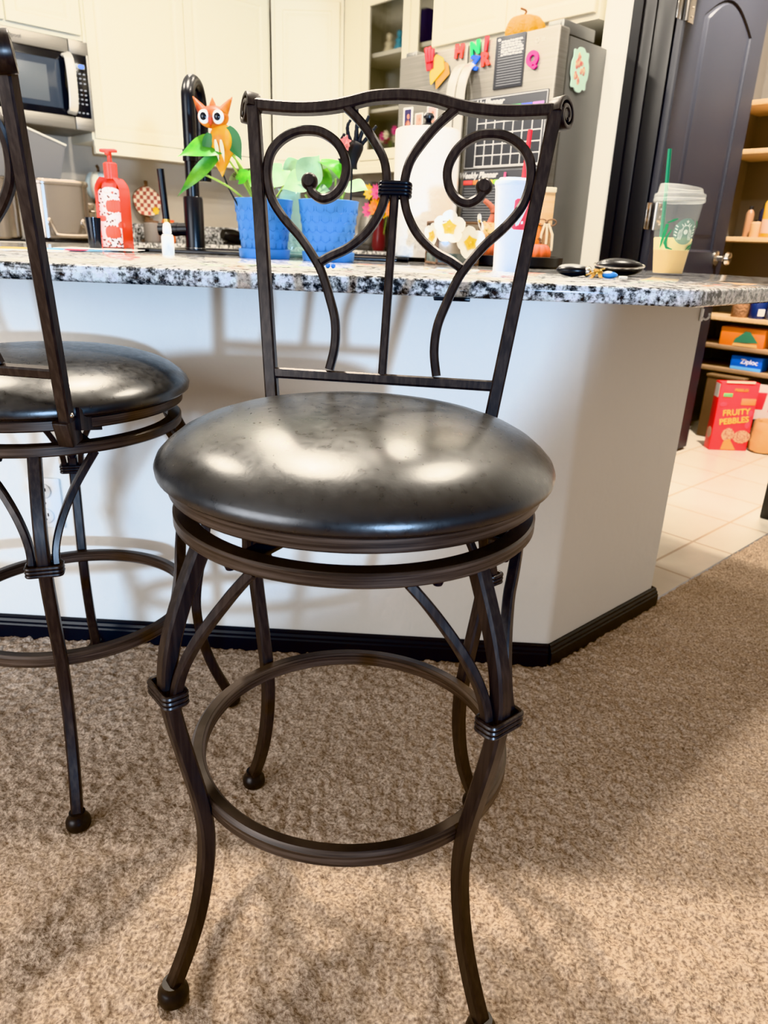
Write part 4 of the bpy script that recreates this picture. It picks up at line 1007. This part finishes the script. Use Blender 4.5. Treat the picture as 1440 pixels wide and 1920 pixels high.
obj('beak', MB().lathe([(.006, .010), (.005, 0), (0, -.014)], 10, c=(-.016, -.024, .208)), mat('beak_red', (200, 76, 40), .4), hd)
b = MB(); b.leaf((.022, -.010, .200), (.058, -.010, .122), .046, (0, -1, 0), heart=False); b.leaf((-.024, -.014, .185), (-.040, -.014, .128), .028, (0, -1, 0), heart=False)
obj('wing', b, mat('wing_green', (46, 112, 50), .4), t)
b = MB()
for x in (-.006, .008): b.leaf((x, -.0235, .170), (x + .006, -.018, .118), .011, (0, -1, 0), heart=False)
obj('belly_feathers', b, M_cream, t)
obj('stake', MB().tube([(0, .0, .10), (.012, .015, .06), (.035, .03, .012)], .0022, 8), M_blackmat, t)
# arched WELCOME stake
t = thing('welcome_stake', 'small green arched WELCOME sign on a stake in the left planter', 'sign', (-.468, 2.12, 1.04))
ar = [(.058 * math.cos(R(a)), .058 * math.sin(R(a)) * .55 + .07) for a in range(180, -1, -12)]; ar += [(.040 * math.cos(R(a)), .036 * math.sin(R(a)) * .55 + .07) for a in range(0, 181, 12)]
obj('arch', MB().prism(ar, -.001, .001, RX90), mat('moss_green', (118, 130, 84), .6), t)
for k, ch in enumerate('WELCOME'):
    a = 150 - 20 * k; text('lettering', ch, .0135, M_blackmat, t, (.049 * math.cos(R(a)), -.0018, .047 * math.sin(R(a)) * .55 + .07), (PI / 2, R(-(a - 90) * .55) * -1 * -1, 0), .0003)
obj('stake', MB().tube([(.0, 0, .092), (.002, .0, .0), (.004, 0, -.005)], .002, 8), M_blackmat, t)
# black hand holding a rose on a stake
t = thing('hand_stake', 'black skeletal hand holding a pink rose, on a stake in the right planter', 'ornament', (-.172, 2.01, 1.035))
b = MB()
b.tube(spline([(-.010, 0, .105), (-.008, 0, .125), (-.002, 0, .150), (.004, 0, .166)], 5), .016, 12, scale=[.9, .85, .8, .78, .8, .84, .9, 1.0, 1.08, 1.12, 1.16, 1.18, 1.15, 1.1, 1., .9])
for p, r_ in (([(-.010, 0, .160), (-.020, -.004, .180), (-.022, -.010, .200), (-.014, -.014, .214)], .0055), ([(-.002, 0, .166), (.000, 0, .195), (.002, -.004, .220), (.000, -.006, .243)], .0058), ([(.006, 0, .166), (.014, 0, .190), (.024, -.002, .212), (.030, -.004, .226)], .0055), ([(.012, 0, .160), (.026, 0, .176), (.040, -.002, .192), (.050, -.004, .204)], .005), ([(-.018, 0, .140), (-.032, -.008, .150), (-.036, -.014, .168), (-.028, -.02, .182)], .0055)):
    s_ = spline(p, 6); b.tube(s_, r_, 9, scale=[1.05 - .5 * (k / (len(s_) - 1)) + .18 * math.sin(k * PI / 3) ** 2 for k in range(len(s_))], ref=(0, 1, 0))
b.leaf((-.012, 0, .11), (-.048, 0, .128), .03, (0, -1, 0), heart=False)
obj('hand', b, M_blackmat, t, smooth=60)
obj('stake', MB().tube([(-.010, 0, .11), (-.012, .0, .0)], .0025, 8), M_blackmat, t)
b = MB(); b.sph((-.026, -.022, .160), .010, 12, 8)
for k in range(12):
    a = 2.4 * k; r_ = .006 + .0009 * k; d = Vector((math.cos(a), -.5, math.sin(a)))
    b.leaf(Vector((-.026, -.026 + .0012 * k, .160)), Vector((-.026, -.030 + .0012 * k, .160)) + d * (.010 + .0009 * k), .018, (0, -1, .3), sag=.004, heart=False, n=4)
obj('rose', b, mat('rose_pink', (236, 150, 140), .6), t)
# two tiny blue beads
for k, (x, y, r_) in enumerate(((-.187, 1.555, .0052), (-.176, 1.558, .0048))):
    tag(obj('bead', MB().sph((0, 0, r_), r_, 16, 12), mat('blue_bead_%d' % k, (44, 116, 196), .3), loc=(x, y, ZC)), ('left one of two tiny blue beads near the counter edge', 'right one of two tiny blue beads near the counter edge')[k], 'bead')
# paper towel
t = thing('paper_towel_holder', 'black paper towel holder with a round top knob', 'holder', (.008, 2.47, ZC))
obj('base', MB().lathe([(0, 0), (.085, 0), (.088, .004), (.085, .010), (0, .012)], 40), M_black, t)
obj('rod', MB().tube([(0, 0, .01), (0, 0, .395)], .006, 12), M_black, t)
obj('knob', MB().lathe([(0, .385), (.020, .386), (.022, .394), (.012, .399), (.009, .404), (.017, .411), (.018, .418), (.012, .426), (0, .429)], 24), M_black, t)
b = MB(); b.lathe([(.021, .013), (.096, .013), (.0985, .018), (.0975, .19), (.099, .372), (.097, .378), (.090, .381), (.022, .379), (.021, .37), (.021, .013)], 64)
rl = obj('paper_towel_roll', b, M_paper, loc=(.008, 2.47, ZC)); tag(rl, 'full white paper towel roll on the black holder', 'paper towel')
# flower box
M_boxgl = mat('smoky_box_glass', (176, 160, 140), .15, alpha=.75, spec=.7)
M_petal = mat('plumeria_white', (250, 248, 240), .5); M_pety = mat('plumeria_yellow', (250, 212, 60), .5)
t = thing('flower_box', 'smoky glass box with plumeria flowers on its sides, right of the paper towels', 'box', (.094, 2.215, ZC), R(14))
b = MB(); b.box((0, 0, .062), (.118, .118, .104), .003); obj('glass_body', b, M_boxgl, t)
b = MB()
for x in (-.06, .06):
    for y in (-.06, .06): b.box((x, y, .058), (.006, .006, .116), .001)
for z in (.004, .113):
    for s in (-.06, .06): b.box((0, s, z), (.126, .006, .006), .001); b.box((s, 0, z), (.006, .126, .006), .001)
obj('metal_frame', b, M_plankd, t)
obj('stone_base', MB().box((0, 0, .018), (.121, .121, .026), .002), mat('green_grey_stone', (92, 104, 100), .4, vary=(40, (150, 150, 140), .5, .7)), t)
def plumeria(c, nrm, size, rot, par):
    n_ = Vector(nrm).normalized(); a_ = n_.cross(Vector((0, 0, 1))).normalized(); b_ = a_.cross(n_); b = MB(); q = MB(); c = Vector(c)
    for k in range(5):
        an = rot + 2 * PI * k / 5; d = (a_ * math.cos(an) + b_ * math.sin(an))
        b.leaf(c + d * size * .06, c + d * size + n_ * size * .22, size * .92, n_, sag=-.003, heart=False, n=10, petal=True)
        q.leaf(c + n_ * .002 + d * size * .02, c + d * size * .46 + n_ * (size * .09 + .0018), size * .46, n_, sag=-.002, heart=False, n=6)
    f = obj('flower', b, M_petal, par); q.sph(c + n_ * .003, size * .09, 10, 8); obj('flower_center', q, M_pety, f)
plumeria((-.032, -.066, .098), (-.1, -1, .25), .046, .35, t)
plumeria((.032, -.066, .060), (.1, -1, .15), .046, .1, t)
plumeria((-.066, -.02, .075), (-1, -.35, .1), .036, .6, t)
plumeria((.060, -.050, .112), (.85, -.5, .3), .030, .9, t)
# foam cup with red straw
M_foamlid = mat('translucent_lid', (232, 238, 244), .3, alpha=.85)
t = thing('foam_cup', 'tall white foam cup with a red square print and flat lid', 'cup', (.212, 1.84, ZC))
def cr(z): return .0355 + .006 * (z - .072) / .108
obj('cup_body', MB().lathe([(0, .004), (.0305, .004), (.0312, 0), (.0318, .0), (.0335, .066), (.0338, .069), (.0355, .072), (.0415, .180), (.043, .184), (.043, .188), (0, .188)], 48), M_foam, t)
obj('lid', MB().lathe([(0, .188), (.044, .188), (.045, .192), (.043, .198), (.036, .200), (.034, .204), (0, .205)], 40), M_foamlid, t)
def wrapped(poly2, z0, ang, off):
    """flat outline wrapped on the cup wall"""
    b = MB(); n = len(poly2); vs = []
    for x, z in poly2:
        r = cr(z0 + z) + off; a = ang + x / r; vs.append((r * math.sin(a), -r * math.cos(a), z0 + z))
    return b.add(vs, [tuple(range(n))])
def strip(b, pts, w, z0, ang, off, rf):
    vs = []; n = len(pts)
    for i, (x, z) in enumerate(pts):
        d = Vector((pts[min(i + 1, n - 1)][0] - pts[max(i - 1, 0)][0], pts[min(i + 1, n - 1)][1] - pts[max(i - 1, 0)][1])).normalized()
        ww = w[i] if hasattr(w, '__len__') else w
        for s in (-1, 1):
            X = x - d.y * ww * s; Z = z + d.x * ww * s; r = rf(z0 + Z) + off; a = ang + X / r; vs.append((r * math.sin(a), -r * math.cos(a), z0 + Z))
    return b.add(vs, [(2 * i, 2 * i + 1, 2 * i + 3, 2 * i + 2) for i in range(n - 1)])
b = MB()
for i in range(10):
    x_ = -.0255 + .0051 * i; ins = .004 if i in (0,) else 0; ins2 = .004 if i == 9 else 0
    q = wrapped([(x_, .0 + ins), (x_ + .0051, .0 + ins2), (x_ + .0051, .066 - ins2), (x_, .066 - ins)], .093, R(38), .0006); b.add(q.v, q.f)
lb = obj('red_print', b, M_pinkred, t)
b = MB(); strip(b, [(-.016, .012), (-.004, .030), (.008, .050), (.014, .058)], [.006, .004, .0025, .001], .093, R(38), .0012, cr); strip(b, [(-.018, .010), (.0, .016), (.018, .012)], .003, .093, R(38), .0012, cr)
obj('white_print', b, M_white, lb)
tag(obj('drinking_straw', MB().tube([(.012, .0, .10), (.0205, 0, .19), (.026, 0, .305)], .0052, 12), M_red, loc=(.212, 1.84, ZC)), 'red straw standing in the white foam cup', 'straw')
# tray with pumpkins
t = thing('serving_tray', 'round black tray at the back of the counter', 'tray', (.288, 2.25, ZC))
obj('tray_body', MB().lathe([(0, .0), (.125, .0), (.131, .006), (.132, .030), (.129, .031), (.126, .010), (0, .008)], 64), M_black, t)
M_pumpor = mat('pumpkin_orange', (226, 120, 66), .55, vary=(14, (208, 92, 48), .4, .7)); M_gourd = mat('gourd_cream', (236, 206, 140), .6, bump=(70, 1., .006), vary=(30, (226, 150, 90), .45, .7))
t = thing('gourd', 'two-toned warty gourd with a tall curved stem on the tray', 'gourd', (.205, 2.285, ZC + .0085))
obj('lower_body', pumpkin(MB(), (0, 0, .036), .045, .074, 9, .14), M_pumpor, t)
b = MB(); rr = random.Random(5); b.sph((0, 0, .076), (.041, .041, .036), 28, 18)
for k in range(60):
    a = rr.uniform(0, 2 * PI); z = rr.uniform(-.5, .9); q = math.sqrt(1 - z * z); b.sph((.041 * q * math.cos(a), .041 * q * math.sin(a), .076 + .036 * z), rr.uniform(.003, .006), 8, 6)
obj('warty_top', b, M_gourd, t)
obj('curved_stem', MB().tube(spline([(-.004, 0, .105), (.006, 0, .130), (.002, 0, .150), (-.014, 0, .164), (-.024, 0, .170)], 6), .0085, 10, scale=[1.15 - .4 * k / 24 + .06 * math.sin(k * 2.1) for k in range(25)]), mat('stem_rust', (176, 104, 78), .6), t)
t = thing('mini_pumpkin', 'small orange pumpkin at the right end of the tray', 'pumpkin', (.343, 2.215, ZC + .008))
obj('pumpkin_body', pumpkin(MB(), (0, 0, .030), .036, .062, 10, .14), M_pumpor, t)
obj('pumpkin_stem', MB().tube(spline([(0, 0, .05), (.002, 0, .066), (-.004, 0, .074)], 5), .004, 8), M_plankd, t)
t = thing('wood_ornament', 'beige wooden block ornament with a twine bow and tassels behind the small pumpkin', 'ornament', (.372, 2.315, ZC + .008), R(-4))
obj('block', MB().box((0, 0, .105), (.034, .026, .21), .003), M_wood, t)
obj('top_cap', MB().box((0, -.0005, .206), (.038, .030, .014), .002), M_cream, t)
b = MB()
for s in (-1, 1): b.tube([(s * .014 + .014 * math.cos(a), -.018, .118 + .009 * math.sin(a)) for a in np.linspace(0, 2 * PI, 14)[:-1]], .002, 6, True, ref=(0, 1, 0))
b.sph((0, -.018, .118), .005, 8, 6)
obj('twine_bow', b, M_plankd, t)
b = MB()
for x, z in ((-.012, .048), (.004, .058), (.020, .04)): b.tube([(x * .3, -.018, .115), (x, -.02, .085), (x * 1.1, -.02, z)], .0035, 7)
obj('tassels', b, M_cream, t)
obj('orange_strip', MB().box((-.022, -.016, .085), (.012, .004, .06), .001), M_or_fl, t)
# keys, fob, glasses case
t = thing('key_fob', 'black car key fob with a silver end, lying on the counter', 'key fob', (.337, 1.645, ZC), R(-6))
obj('fob_body', MB().sph((-.004, 0, .0125), (.036, .021, .0125), 32, 16), M_black, t)
obj('top_plate', MB().sph((-.006, 0, .0185), (.030, .017, .0075), 26, 12), M_greymet, t)
obj('silver_end', MB().sph((.026, -.002, .012), (.010, .0175, .0115), 20, 14), M_chrome, t)
t = thing('key_ring', 'ring of brass keys beside the black fob', 'keys', (.378, 1.625, ZC))
obj('ring', MB().tube([(.013 * math.cos(a), .013 * math.sin(a), .008 + .006 * math.sin(a)) for a in np.linspace(0, 2 * PI, 25)[:-1]], .0012, 7, True), M_chrome, t)
for k, (rz, rl_, x) in enumerate(((-60, 25, -.002), (-35, -15, .004), (-95, 10, .006))):
    b = MB(); b.lathe([(.004, -.001), (.0115, -.001), (.0115, .001), (.004, .001), (.004, -.001)], 20); b.box((.022, 0, 0), (.026, .006, .0018), .0004)
    for q in range(4): b.box((.016 + .005 * q, .0035, 0), (.003, .003 + .001 * (q % 2), .0016))
    b.v = [tuple(Matrix.Translation((x, -.004, .010 + .003 * k)) @ Matrix.Rotation(R(rz - 60), 4, 'Z') @ Matrix.Rotation(R(18), 4, 'Y') @ Matrix.Rotation(R(rl_), 4, 'X') @ Vector(p)) for p in b.v]
    obj('key', b, M_gold, t)
t = thing('key_tag', 'blue and white round key tag next to the brass keys', 'key tag', (.405, 1.622, ZC))
obj('disc', MB().sph((0, 0, .007), (.0185, .014, .007), 28, 12), mat('tag_blue', (70, 150, 230), .2), t)
obj('white_face', MB().sph((-.003, -.002, .0095), (.013, .010, .0052), 24, 10), M_white, t)
tag(obj('luggage_tab', MB().box((0, 0, .003), (.016, .012, .005), .0012), M_white, loc=(.437, 1.628, ZC)), 'tiny white tab lying right of the blue key tag', 'tag')
t = thing('glasses_case', 'black hard-shell glasses case with a silver seam, right of the keys', 'case', (.470, 1.80, ZC), R(-10))
b = MB(); b.sph((0, 0, .020), (.056, .032, .020), 40, 20); obj('shell', b, M_black, t)
b = MB(); b.tube([(.0565 * math.cos(a), .0325 * math.sin(a), .024 + .006 * math.sin(a)) for a in np.linspace(0, 2 * PI, 49)[:-1]], .0022, 8, True); obj('silver_seam', b, M_chrome, t)
# coffee-shop cold cup
t = thing('cold_cup', 'clear plastic cold cup with green logo print and pale drink', 'cup', (.668, 2.06, ZC))
def sr(z): return .0385 + (.0605 - .0385) * z / .185
obj('cup_wall', MB().lathe([(0, .001), (.036, .001), (sr(0), .003), (sr(.185), .185), (sr(.185) - .0012, .185), (sr(0) - .0015, .005), (0, .004)], 56), M_plastic, t)
M_drk = obj('drink', MB().lathe([(0, .005), (sr(.005) - .002, .005), (sr(.092) - .002, .088), (sr(.092) - .002, .091), (0, .091)], 48), M_drink, t)
obj('drink_foam', MB().lathe([(sr(.06) - .0014, .062), (sr(.09) - .0014, .090), (sr(.092) - .003, .0925), (0, .0925)], 48), M_drinktop, t)
lid = MB().lathe([(sr(.185) + .001, .178), (.0640, .180), (.0645, .186), (.0625, .189), (.0640, .193), (.0625, .199), (.058, .200)], 56)
n0 = len(lid.v); vs = []; fs = []
for k in range(56):
    a = 2 * PI * k / 56; vs.append((.057 * math.cos(a), .057 * math.sin(a), .199)); vs.append((.053 * math.cos(a), .053 * math.sin(a), .219 - .012 * math.cos(a - R(180)) * -1)); vs.append((.049 * math.cos(a), .049 * math.sin(a), .217 - .012 * math.cos(a - R(180)) * -1))
for k in range(56):
    j = (k + 1) % 56
    for q in range(2): fs.append((3 * k + q, 3 * j + q, 3 * j + q + 1, 3 * k + q + 1))
fs.append(tuple(3 * k + 2 for k in range(56)))
for i, p in enumerate(vs): vs[i] = (p[0], p[1], p[2] if i % 3 == 0 else .2165 - .115 * p[0] * 1.0 - (.002 if i % 3 == 2 else 0))
lid.add(vs, fs); obj('lid', lid, M_lidp, t)
LG = MB(); 
def disc(b, cx, cz, r, ang, off, n=36):
    vs = []
    for k in range(n): a = 2 * PI * k / n; X = cx + r * math.cos(a); Z = cz + r * math.sin(a); q = sr(Z) + off; t_ = ang + X / q; vs.append((q * math.sin(t_), -q * math.cos(t_), Z))
    q = sr(cz) + off; t_ = ang + cx / q; vs.append((q * math.sin(t_), -q * math.cos(t_), cz))
    return b.add(vs, [(k, (k + 1) % n, n) for k in range(n)])
A0 = R(14); LZ = .108; LR = .0315
lg_ = obj('logo_roundel', disc(MB(), 0, LZ, LR, A0, .0010), M_logobg, t)
b = MB()
st_ = []
for k in range(10): a = PI / 2 + 2 * PI * k / 10; r = .0052 if k % 2 == 0 else .0022; st_.append((r * math.cos(a), LZ + .0235 + r * math.sin(a)))
vs = []
for X, Z in st_: q = sr(Z) + .0016; t_ = A0 + X / q; vs.append((q * math.sin(t_), -q * math.cos(t_), Z))
b.add(vs, [tuple(range(10))])
for s in (-1, 1):                                          # crown points, hair waves and tails
    strip(b, [(s * .004, LZ + .014), (s * .008, LZ + .0205)], [.0022, .0006], 0, A0, .0016, sr); strip(b, [(s * .0095, LZ + .0125), (s * .0145, LZ + .018)], [.0022, .0006], 0, A0, .0016, sr)
    for k in range(3): strip(b, [(s * (.0085 + .0038 * k), LZ + .008 - .002 * k), (s * (.0105 + .004 * k), LZ + .0 - .003 * k), (s * (.009 + .004 * k), LZ - .010 - .002 * k), (s * (.0115 + .004 * k), LZ - .020)], .0011, 0, A0, .0016, sr)
    for k in range(4): strip(b, [(s * .022, LZ + .010 - .007 * k), (s * .0285, LZ + .0145 - .0075 * k)], .0016, 0, A0, .0016, sr)
strip(b, [(.0105 * math.cos(a), LZ + .004 + .0105 * math.sin(a)) for a in np.linspace(.2, PI - .2, 12)], .0012, 0, A0, .0016, sr)
disc(b, 0, LZ - .001, .0062, A0, .0014, 20)
obj('logo_figure', b, M_logo, lg_)
for pts, ww in (([(-.050, .125), (-.052, .105), (-.056, .085), (-.058, .065)], [.004, .0045, .0035, .001]), ([(-.036, .112), (-.044, .095), (-.046, .08), (-.040, .068), (-.024, .064)], [.001, .003, .0045, .003, .0008]),
                ([(.012, .064), (.022, .072), (.032, .076), (.040, .084)], [.0008, .003, .003, .001]), ([(.022, .064), (.030, .068), (.042, .070)], [.0008, .003, .001]),
                ([(-.05, .128), (-.036, .134), (-.026, .138)], [.001, .003, .0008]), ([(.030, .136), (.038, .128), (.044, .118)], [.001, .004, .002])):
    obj('green_brush_print', strip(MB(), pts, ww, 0, A0, .001, sr), M_greenpr, t)
tag(obj('drinking_straw', MB().tube([(-.030, -.01, .02), (-.040, -.008, .20), (-.047, -.006, .302)], .0048, 12), M_greenst, loc=(.668, 2.06, ZC)), 'green straw standing in the clear cold cup', 'straw')

# ================================================================== PANTRY
for k, z in enumerate((1.061, 1.479, 1.70, .655, .505, .383)):
    o = uvbox(4.10, 4.455, -1.90, .1, z - .022, z, .002)
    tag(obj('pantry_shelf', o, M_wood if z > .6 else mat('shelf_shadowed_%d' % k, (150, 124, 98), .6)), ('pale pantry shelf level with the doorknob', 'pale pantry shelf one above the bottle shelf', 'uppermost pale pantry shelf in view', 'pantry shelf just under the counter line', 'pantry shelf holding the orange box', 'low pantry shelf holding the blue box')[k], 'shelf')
def bottle(label, u, v, z, r, h, m, capm, cat='bottle', name='bottle', sh=.75):
    t = thing(name, label, cat, uv(u, v, z))
    obj('bottle_body', MB().lathe([(0, 0), (r * .95, 0), (r, .004), (r, h * sh), (r * .8, h * (sh + .08)), (r * .4, h * .9), (r * .38, h * .92), (0, h * .92)], 24), m, t)
    obj('cap', MB().lathe([(0, h * .88), (r * .5, h * .88), (r * .5, h), (0, h)], 18), capm, t)
    return t
t = bottle('yellow sauce bottle with a dark red cap on the knob-level pantry shelf', 4.15, -1.600, 1.061, .046, .215, mat('mustard', (232, 178, 50), .3), mat('maroon_cap', (120, 34, 44), .4))
obj('label', MB().lathe([(.0465, .02), (.0468, .022), (.0468, .085), (.0465, .087)], 24), mat('bottle_label', (226, 190, 170), .5), t)
bottle('short beige spice jar with a dark lid left of the yellow bottle', 4.16, -1.672, 1.061, .030, .085, mat('beige_jar', (216, 180, 140), .5), M_blackmat, 'jar', 'spice_jar', .8)
bottle('slim brown bottle with a black cap at the left end of the knob-level shelf', 4.20, -1.735, 1.061, .020, .155, mat('brown_bottle', (150, 116, 92), .3), M_blackmat)
bottle('dark bottle behind the beige spice jar', 4.27, -1.69, 1.061, .026, .17, mat('dark_bottle', (40, 42, 58), .25), M_blackmat)
bottle('pinkish-red bottle on the pantry shelf one above the bottles', 4.22, -1.685, 1.479, .02, .11, mat('coral_bottle', (222, 96, 90), .4), M_white)
bottle('amber bottle on the uppermost pantry shelf', 4.2, -1.68, 1.70, .03, .16, mat('amber_bottle', (220, 150, 90), .4), M_white)
t = thing('tissue_box', 'orange box with a green mountain-shaped print on a low pantry shelf', 'box', uv(4.115, -1.735, .505), RR_)
obj('carton', MB().box((.118, .07, .048), (.236, .12, .096), .002), mat('carton_orange', (224, 128, 44), .5), t)
obj('green_print', MB().prism([(.085, .02), (.215, .028), (.20, .045), (.165, .082), (.14, .084), (.09, .040)], .0103, .011, RX90), mat('print_green', (60, 116, 92), .5), t)
obj('beige_print', MB().prism([(.08, .004), (.215, .004), (.21, .022), (.085, .018)], .0103, .011, RX90), mat('print_beige', (206, 170, 120), .5), t)
t = thing('bag_box', 'bright blue storage-bag box on the lowest pantry shelf', 'box', uv(4.115, -1.650, .383), RR_)
obj('carton', MB().box((.085, .05, .036), (.165, .09, .072), .002), mat('carton_blue', (28, 96, 206), .4), t)
obj('pale_stripe', MB().box((.085, .0045, .010), (.163, .001, .016)), mat('stripe_pale_blue', (110, 176, 232), .4), t)
text('brand_lettering', 'Ziploc', .036, M_white, t, (.10, .0042, .046), bold=.0006)
t = thing('storage_bin', 'dark brown bin under the blue box behind the cereal', 'bin', uv(4.02, -1.735, -.006), RR_)
obj('bin_body', MB().box((.10, .17, .17), (.20, .26, .34), .006), mat('brown_bin', (92, 72, 54), .6), t)
obj('bin_lid', MB().box((.10, .17, .346), (.21, .27, .016), .004), mat('brown_bin_lid', (110, 88, 66), .6), t)
for k, (v, r, h, m, lab) in enumerate(((-1.665, .045, .085, mat('wicker', (150, 112, 84), .8, bump=(90, 1, .01)), 'small wicker basket at the left of the shelf under the counter line'), (-1.575, .042, .10, mat('navy_can', (36, 52, 104), .35), 'navy can with a white label beside the wicker basket'), (-1.485, .042, .10, mat('slate_can', (84, 92, 120), .35), 'slate blue can right of the navy can'))):
    t = thing('basket' if k == 0 else 'tin_can', lab, 'basket' if k == 0 else 'can', uv(4.155, v, .655))
    obj('body', MB().lathe([(0, 0), (r * .95, 0), (r, .003), (r, h - .004), (r * .96, h), (0, h - .002)], 28), m, t)
    if k: obj('label', MB().box((-.0, -r - .0005, h * .35), (r * .8, .001, h * .35)), M_white, t)
    else: obj('rim', MB().tube([(r * math.cos(a), r * math.sin(a), h) for a in np.linspace(0, 2 * PI, 25)[:-1]], .005, 7, True), M_kraft, t)
# cereal box
M_cer = mat('cereal_red', (226, 34, 36), .35); M_cery = mat('cereal_yellow', (250, 214, 30), .4)
t = thing('cereal_box', 'red cereal box standing on the tiled pantry floor', 'cereal box', (1.597, 3.775, -.006), R(2))
obj('carton', MB().box((.100, .036, .180), (.200, .066, .360), .0015), M_cer, t)
b = MB().box((.0985, .002, .363), (.15, .004, .010)); obj('top_flap', b, M_cream, t)
text('lettering', 'FRUITY', .044, M_cery, t, (.106, .0024, .205), (PI / 2, R(-6), 0), .0008, bold=.0009)
text('lettering', 'PEBBLES', .043, M_cery, t, (.103, .0022, .160), (PI / 2, R(-8), 0), .0008, bold=.0009)
b = MB()
for k, (x, z, w, h) in enumerate(((.045, .295, .05, .022),)): b.box((x, .0024, z), (w, .001, h), .0004)
obj('green_badge', b, mat('badge_green', (120, 170, 120), .5), t)
obj('orange_badge', MB().box((.158, .0024, .262), (.075, .001, .034), .0004), mat('badge_orange', (246, 160, 70), .5), t)
for x, z, rx_, rz_ in ((.03, .245, .02, .013), (.18, .20, .015, .02), (.178, .14, .013, .02)): obj('pink_spot', MB().sph((x, .0024, z), (rx_, .0008, rz_), 12, 8), M_pinkred, t)
b = MB(); b.sph((.160, .0022, .075), (.046, .001, .036), 20, 10); b.sph((.085, .0022, .085), (.034, .001, .036), 20, 10)
obj('cereal_bowl_print', b, mat('bowl_print', (206, 170, 140), .6, vary=(120, (150, 90, 80), .45, .6)), t)
obj('yellow_splash', MB().prism([(.06, .004), (.14, .004), (.115, .04), (.10, .06), (.07, .05)], -.0016, -.0008, RX90), mat('splash_yellow', (240, 166, 50), .5), t)
obj('side_label', MB().box((-.0006, .036, .315), (.001, .05, .07)), M_white, t)
b = MB(); b.sph((-.0005, .036, .09), (.001, .026, .03), 14, 8); obj('side_print', b, mat('side_print', (200, 160, 140), .6), t)
text('top_lettering', 'PEBBLES', .02, mat('rainbow_print', (232, 170, 60), .5), t, (.11, .0022, .322), bold=.0006)
# bag beside it
t = thing('kraft_bag', 'crumpled kraft paper bag on the floor right of the cereal box', 'bag', (1.91, 3.79, -.006), R(-10))
b = MB(); rr_lathe(b, [(.012, 0), (0, .01), (-.008, .06), (.002, .12), (.006, .155), (.012, .165), (.016, .155), (.022, .03)], .095, .075, 5)
rr = random.Random(2); b.v = [(x + rr.uniform(-.005, .005), y + rr.uniform(-.005, .005), z + rr.uniform(-.004, .004) * (z > .005)) for x, y, z in b.v]
obj('bag_body', b, M_kraft, t)
t = thing('snack_bag', 'white and red snack bag above the kraft paper bag', 'bag', (1.93, 3.93, -.006), R(-12))
b = MB(); b.prism([(-.10, .0), (.10, .0), (.095, .12), (.10, .33), (-.10, .33), (-.095, .12)], -.02, .02, RX90); obj('bag_body', b, mat('white_foil', (226, 214, 212), .35), t)
obj('red_print', MB().prism([(-.08, .20), (-.03, .20), (-.02, .29), (-.07, .29)], .0202, .021, RX90).prism([(0, .19), (.06, .19), (.05, .28), (.01, .28)], .0202, .021, RX90), M_red, t)
obj('dark_base', MB().box((0, -.002, .12), (.205, .05, .05), .004), M_blackmat, t)

# ================================================================== LIGHT
def lamp(kind, loc, energy, c, size=.1, target=None, spot=None, blend=.3, size_y=None):
    l = bpy.data.lights.new('lamp', kind); l.energy = energy; l.color = c
    if kind == 'AREA':
        l.size = size; l.shape = 'DISK'
        if size_y: l.shape = 'RECTANGLE'; l.size_y = size_y
    else: l.shadow_soft_size = size
    if spot: l.spot_size = spot; l.spot_blend = blend
    o = bpy.data.objects.new('lamp', l); col.objects.link(o); o.location = loc
    if target is not None: o.rotation_euler = (Vector(target) - Vector(loc)).to_track_quat('-Z', 'Y').to_euler()
    return o
WARM = (1., .90, .76)
for x, y, e in ((.72, 1.98, 33), (-.55, 2.0, 62), (-1.75, 2.1, 32), (1.55, 3.0, 120), (-.95, 3.45, 30), (.1, 3.2, 20)):
    lamp('AREA', (x, y, 2.66), e, WARM, .13)
lamp('AREA', uv(3.75, -1.2, 2.5), 6, WARM, .15)
# low daylight from a gap behind the photographer, to the right
q = lamp('SPOT', (1.45, -2.75, 1.0), 620, (.44, .68, 1.), .085, (-.86, 1.56, 1.22), R(31), .18); q.data.use_square = True
lamp('AREA', (-2.6, -1.5, 1.5), 84, (.90, .94, 1.), 2.4, (-.2, 1.2, .3), size_y=1.8)  # added soft cool fill, set to the left to spare the angled wall
w = bpy.data.worlds.new('World'); bpy.context.scene.world = w; w.use_nodes = True
bg = w.node_tree.nodes['Background']; bg.inputs['Color'].default_value = (.98, .97, 1., 1); bg.inputs['Strength'].default_value = .35

# ================================================================== CAMERA
cd = bpy.data.cameras.new('Camera'); cam = bpy.data.objects.new('Camera', cd); col.objects.link(cam)
r_, u_, f_ = Vector((.99823731, .04665212, .03668595)), Vector((-.05077944, .35141867, .93484029)), Vector((-.03072015, .93505534, -.3531682))
m = Matrix((( r_.x, u_.x, -f_.x, 0), (r_.y, u_.y, -f_.y, 0), (r_.z, u_.z, -f_.z, .96985), (0, 0, 0, 1)))
cam.matrix_world = m
cd.sensor_fit = 'VERTICAL'; cd.sensor_height = 36; cd.lens = 1342.475 * 36 / 1920; cd.clip_start = .02
cd.dof.use_dof = True; cd.dof.focus_distance = .98; cd.dof.aperture_fstop = cd.lens / 3.4
sc = bpy.context.scene; sc.camera = cam
sc.view_settings.view_transform = 'Khronos PBR Neutral'; sc.view_settings.look = 'None'; sc.view_settings.exposure = 0.35
sc.cycles.use_denoising = True; sc.cycles.caustics_reflective = False; sc.cycles.caustics_refractive = False; sc.cycles.sample_clamp_indirect = 4
